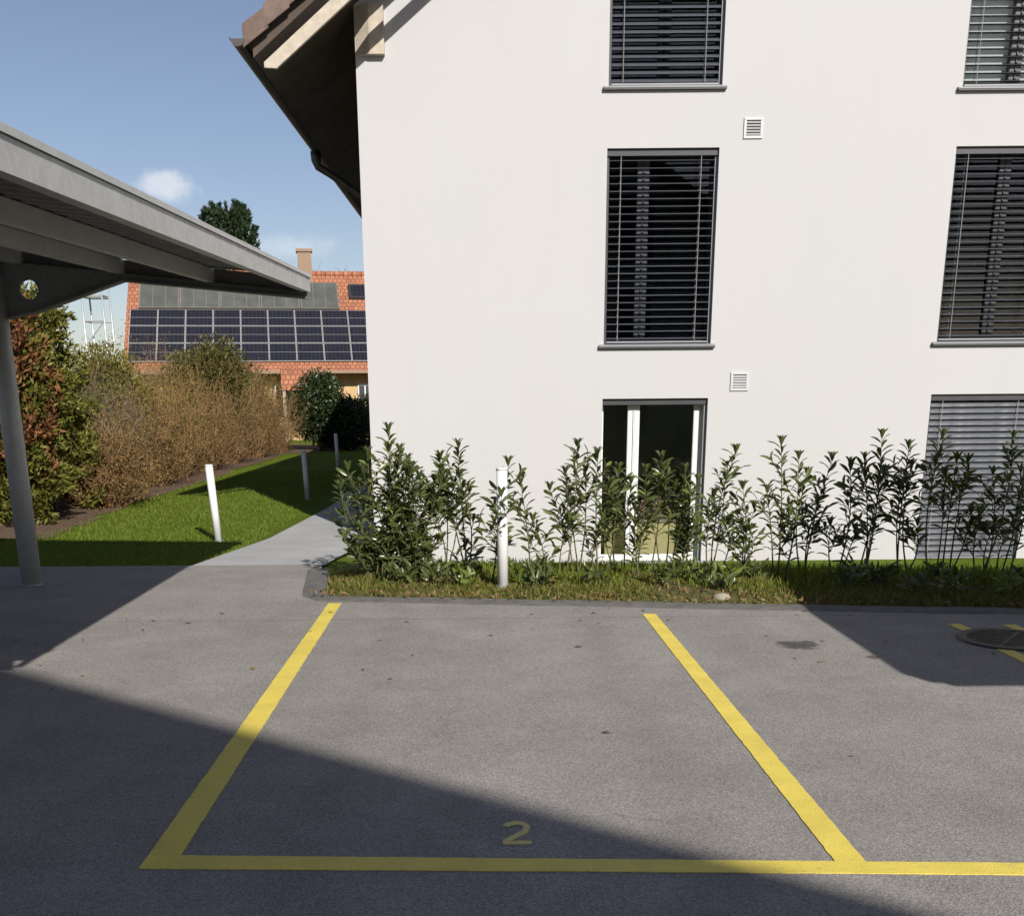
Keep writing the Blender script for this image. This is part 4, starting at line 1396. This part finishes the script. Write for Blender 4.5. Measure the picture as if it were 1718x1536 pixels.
bush('golden_bush', 'yellow green bush rising in front of the left solar panels', 'bush', (-8.5, 24.8, 1.6), (1.25, .9, 1.25), 9000, 'gold_leaf', .1, .04, -.2, seed=4)
bush('olive_bush', 'dark olive bush in front of the middle solar panels', 'bush', (-7.9, 31.4, 1.75), (1.5, 1.0, 1.45), 12000, 'olive_leaf', .11, .045, -.2, seed=9)
bush('olive_bush', 'olive green bush standing above the brown thicket', 'bush', (-8.0, 36.5, 1.3), (1.3, 1.0, 1.5), 6000, 'olive_leaf', .1, .045, -.2, seed=14)
bush('evergreen_bush', 'dense dark evergreen bush at the end of the lawn before the tiled house', 'bush', (-5.95, 38.2, 1.1), (1.25, 1.1, 1.5), 16000, 'evergreen_leaf', .12, .055, -.2, seed=21, shell=.4)
bush('evergreen_bush', 'lower dark evergreen beside the house corner', 'bush', (-4.95, 38.6, .5), (1.0, 1.0, 1.2), 8000, 'evergreen_leaf', .12, .055, -.2, seed=23)
bush('golden_bush', 'yellow green hedge piece between the white wall and the dark evergreen', 'bush', (-4.75, 42.0, .6), (1.2, .8, 1.15), 7000, 'gold_leaf', .1, .045, -.2, seed=25)

# ------------------------------------------------------------------ tiled house with solar panels
EY, EZ, RYB, RZB = 46.0, 2.86, 50.6, 6.86
BX0, BX1 = -15.6, 4.0
rd = Vector((0, RYB - EY, RZB - EZ)); rl = rd.length; rd.normalize()
rn = Vector((0, -rd.z, rd.y))
bh = thing('tiled_house', 'low house with orange tiled roof covered in solar panels', 'house', (BX0, EY + .6, -.8))
# local roof frame: x along the eave, y up the slope, z out of the roof
RM = Matrix(((1, 0, 0, 0), (0, rd.y, rn.y, EY), (0, rd.z, rn.z, EZ), (0, 0, 0, 1)))


def on_roof(mb, name, mat, parent, bevel=0):
    o = bpy.data.objects.new(name, mb.mesh(name, mat, bevel=bevel))
    COL.objects.link(o)
    o.parent = parent
    chain = parent
    o.matrix_world = RM
    o.matrix_parent_inverse = Matrix.Identity(4)
    pm = Matrix.Translation(bh.location) if parent is bh else Matrix.Identity(4)
    if parent is bh:
        o.matrix_basis = pm.inverted() @ RM
    else:
        o.matrix_basis = Matrix.Identity(4)
    return o


roofb = MB().box(BX0, BX1, -.35, rl, -.16, 0)
broof = on_roof(roofb, 'roof', 'roof_tile', bh)
# back slope, ridge and body
MB().add([(BX0, RYB, RZB - .01), (BX1, RYB, RZB - .01), (BX1, RYB + 5, RZB - 4.3), (BX0, RYB + 5, RZB - 4.3)], [(0, 1, 2, 3)]).build('roof_back', 'tile_brown', bh)
rdg = MB()
for k in range(49):
    xk = BX0 + k * .4
    rdg.tube([(xk, RYB, RZB + .0), (xk + .42, RYB, RZB + .02)], [.12, .135], 8)
rdg.build('ridge_tiles', 'roof_tile', bh, True)
bw = MB()
bw.prism([(BX0 + .5, -1.2), (BX1 - .5, -1.2), (BX1 - .5, EZ + .1), (BX0 + .5, EZ + .1)], EY + .55, EY + 9)
bw.build('wall', 'render_yellow', bh)
MB().add([(BX0 + .5, EY + .6, EZ), (BX0 + .5, RYB, RZB - .25), (BX0 + .5, EY + 9, EZ)], [(0, 1, 2)]).build('gable', 'chimney_brick', bh)
MB().box(BX0, BX1, EY - .30, EY - .22, EZ - .34, EZ - .22).build('gutter', 'chimney_brick', bh)
# solar panels: 3 rows
PX0, PWD, gap = -15.42, 1.125, .015
vv = [.30, 1.44, 2.55, 3.64]
vv = [.12, 1.27, 2.38, 3.46]
shared = {}
for r_ in range(3):
    for c_ in range(13):
        xa = PX0 + c_ * (PWD + gap)
        y0_, y1_ = vv[r_] + .02, vv[r_ + 1] - .02
        root_p = on_roof(MB().box(xa, xa + PWD, y0_, y1_, .06, .10), 'solar_panel', 'galvanised', bh)
        cell = MB()
        ym = (y0_ + y1_) / 2
        cell.box(xa + .02, xa + PWD - .02, y0_ + .02, ym - .01, .1005, .106)
        cell.box(xa + .02, xa + PWD - .02, ym + .01, y1_ - .02, .1005, .106)
        on_roof(cell, 'cell_field', 'solar_cell', root_p)
# solar thermal collectors above
for k in range(5):
    xa = -15.1 + k * 1.7
    p = on_roof(MB().box(xa, xa + 1.67, 3.54, 5.32, .05, .13), 'thermal_collector', 'sheet_metal', bh)
    fc_ = MB()
    for q in range(3):
        fc_.box(xa + .06 + q * .53, xa + .56 + q * .53, 3.60, 5.26, .1305, .138)
    on_roof(fc_, 'glass_field', 'collector', p)
p = on_roof(MB().box(-6.15, -5.15, 4.3, 5.25, .02, .12), 'roof_window', 'dark_metal', bh)
on_roof(MB().box(-6.05, -5.25, 4.4, 5.15, .1205, .126), 'pane', 'solar_cell', p)
chm = MB().box(-8.3, -7.7, 50.2, 50.8, 5.9, 7.75).build('chimney', 'chimney_brick', bh)
MB().box(-8.36, -7.64, 50.14, 50.86, 7.75, 7.87).build('cap', 'chimney_brick', chm)
for (xa, xb, za, zb_) in ((-6.1, -5.15, .9, 2.1), (-9.6, -8.5, .9, 2.1), (-12.6, -11.5, .9, 2.1)):
    w = MB().box(xa, xb, EY + .5, EY + .56, za, zb_).build('window', 'frame_white', bh)
    for q in range(3):
        d = (xb - xa - .1) / 3
        MB().box(xa + .06 + q * d, xa + q * d + d, EY + .485, EY + .499, za + .08, zb_ - .08).build('pane', 'interior_dark', w)
# small tiled porch at the eave
MB().add([(-9.3, EY - 1.2, 2.0), (-7.9, EY - 1.2, 2.0), (-7.9, EY - .3, 2.75), (-9.3, EY - .3, 2.75), (-9.3, EY - 1.2, 1.85), (-7.9, EY - 1.2, 1.85), (-7.9, EY - .3, 2.6), (-9.3, EY - .3, 2.6)],
         [(0, 1, 2, 3), (4, 7, 6, 5), (0, 4, 5, 1), (2, 6, 7, 3), (0, 3, 7, 4), (1, 5, 6, 2)]).build('porch_roof', 'roof_tile', bh)
for xx in (-9.2, -8.0):
    MB().box(xx - .06, xx + .06, EY - 1.15, EY - 1.03, -1.0, 1.87).build('porch_post', 'timber', bh)

bh.rotation_euler[2] = math.radians(10)
bh.location.x += .5

# scaffold beside the gable
sc = thing('scaffold', 'light metal scaffold tower beside the gable of the tiled house', 'scaffold', (-15.55, 45.2, -.6))
for (px_, py_) in ((-15.95, 44.8), (-15.15, 44.8), (-15.95, 45.7), (-15.15, 45.7)):
    MB().tube([(px_, py_, -.65), (px_, py_, 6.6)], .035, 8).build('upright', 'aluminium', sc, True)
for zz in (.6, 1.6, 2.6, 3.6, 4.5, 5.4, 6.3):
    MB().tube([(-15.95, 44.8, zz), (-15.15, 44.8, zz)], .03, 6).build('rail', 'aluminium', sc)
    MB().tube([(-15.95, 45.7, zz), (-15.15, 45.7, zz)], .03, 6).build('rail', 'aluminium', sc)
    MB().tube([(-15.95, 44.8, zz), (-15.95, 45.7, zz)], .03, 6).build('rail', 'aluminium', sc)
for zz in (1.6, 3.6, 5.4):
    MB().tube([(-15.95, 44.8, zz), (-15.15, 44.8, zz + .9)], .022, 6).build('brace', 'aluminium', sc)
    MB().box(-15.92, -15.18, 44.85, 45.65, zz + .04, zz + .08).build('platform', 'aluminium', sc)

# ------------------------------------------------------------------ far trees
def pine(x, y, h, label, r, z0=-.6, n=260, seed=2):
    g = random.Random(seed)
    root = thing('pine_tree', label, 'tree', (x, y, z0))
    MB().tube([(x, y, z0 - .2), (x + .1, y, z0 + h * .5), (x, y, z0 + h * .95)], [.24, .17, .04], 9).build('trunk', 'bark', root, True)
    lb = MB(); pos, dr = [], []
    for k in range(n):
        u = g.uniform(.42, 1.0)
        rr = r * math.sqrt(max(.02, 1 - ((u - .62) / .42) ** 2 if u > .62 else .75 + .25 * (u - .42) / .2))
        a = g.uniform(0, 6.28); q = g.uniform(.55, 1.05)
        e = Vector((x + math.cos(a) * rr * q, y + math.sin(a) * rr * q, z0 + h * u + g.uniform(-.1, .2)))
        b = Vector((x, y, z0 + h * (u - .06)))
        if k % 3 == 0:
            lb.tube([b, b.lerp(e, .6) + Vector((0, 0, -.1)), e], [.05, .035, .012], 5, False)
        ax = (e - b).normalized() + Vector((0, 0, .9))
        ax.normalize()
        for j in range(60):
            t_ = g.uniform(0, .55)
            pos.append(tuple(e + ax * t_))
            dr.append(tuple(ax * .9 + Vector((g.gauss(0, .6), g.gauss(0, .6), g.gauss(0, .45)))))
    lb.build('limbs', 'bark', root)
    v, f = leaves(np.array(pos), np.array(dr), .26, .07)
    link('crown', np_mesh('crown', v, f, 'pine_needle'), root)


pine(-16.9, 75, 13.5, 'dark green pine rising behind the tiled roof', 2.1, n=650)


def bare_tree(x, y, h, label, seed):
    g = random.Random(seed)
    root = thing('bare_tree', label, 'tree', (x, y, -.6), 'bare trees behind the tiled house')
    tr = MB().tube([(x, y, -.7), (x + .1, y, h * .35), (x, y + .1, h * .55)], [.2, .15, .1], 8)
    tr.build('trunk', 'bark', root, True)
    b = MB()

    def grow(p, d, L, r, depth):
        e = p + d * L
        b.tube([p, p.lerp(e, .5) + Vector((g.uniform(-.06, .06), g.uniform(-.06, .06), .03)) * L, e], [r, r * .8, r * .55], 4, False)
        if depth:
            for _ in range(3 if depth > 1 else 4):
                nd = (d + Vector((g.gauss(0, .45), g.gauss(0, .45), g.gauss(.12, .3)))).normalized()
                grow(p.lerp(e, g.uniform(.55, 1)), nd, L * g.uniform(.55, .8), r * .55, depth - 1)
    for k in range(9):
        a = k * .7
        grow(Vector((x, y, h * (.25 + .035 * k))), Vector((math.cos(a) * .8, math.sin(a) * .8, .9)).normalized(), h * .2, .06, 3)
    b.build('crown', 'twig_grey', root)


bare_tree(-10.0, 60, 8.7, 'bare branching tree behind the brick chimney', 3)
bare_tree(-7.0, 61, 8.8, 'bare branching tree behind the roof window', 5)

# ------------------------------------------------------------------ neighbouring house behind the viewpoint (throws the shade over the lot)
nh = thing('neighbour_house', 'white gabled house across the parking lot', 'house', (-.4, -10, 0))
V0 = -9.0
nz_ = lambda x: 8.71 - .735 * (x - 5.4)
nr = 0.3
zr = nz_(nr)
b = MB()
xe1, xe0 = 10.2, 2 * nr - 10.2
for s_, xe in ((1, xe1), (-1, xe0)):
    z_e = nz_(xe1)
    b.add([(xe, V0, z_e), (nr, V0, zr), (nr, V0 - 14, zr), (xe, V0 - 14, z_e), (xe, V0, z_e - .25), (nr, V0, zr - .25), (nr, V0 - 14, zr - .25), (xe, V0 - 14, z_e - .25)],
          [(0, 1, 2, 3), (4, 7, 6, 5), (0, 4, 5, 1), (2, 6, 7, 3), (0, 3, 7, 4)])
b.build('roof', 'tile_brown', nh)
MB().prism([(xe0 + 1.1, -.2), (xe1 - 1.1, -.2), (xe1 - 1.1, nz_(xe1 - 1.1) - .26), (nr, zr - .26), (xe0 + 1.1, nz_(xe1 - 1.1) - .26)], V0 - 13.4, V0 - 1.1).build('wall', 'stucco', nh)
for zz in (.2, 3.0, 5.8):
    for xx in (-6.5, -1.1, 4.2):
        w = MB().box(xx, xx + 1.3, V0 - 1.1, V0 - 1.06, zz, zz + 2.1).build('window', 'frame_white', nh)
        MB().box(xx + .08, xx + 1.22, V0 - 1.06, V0 - 1.05, zz + .08, zz + 2.02).build('pane', 'dark_metal', w)
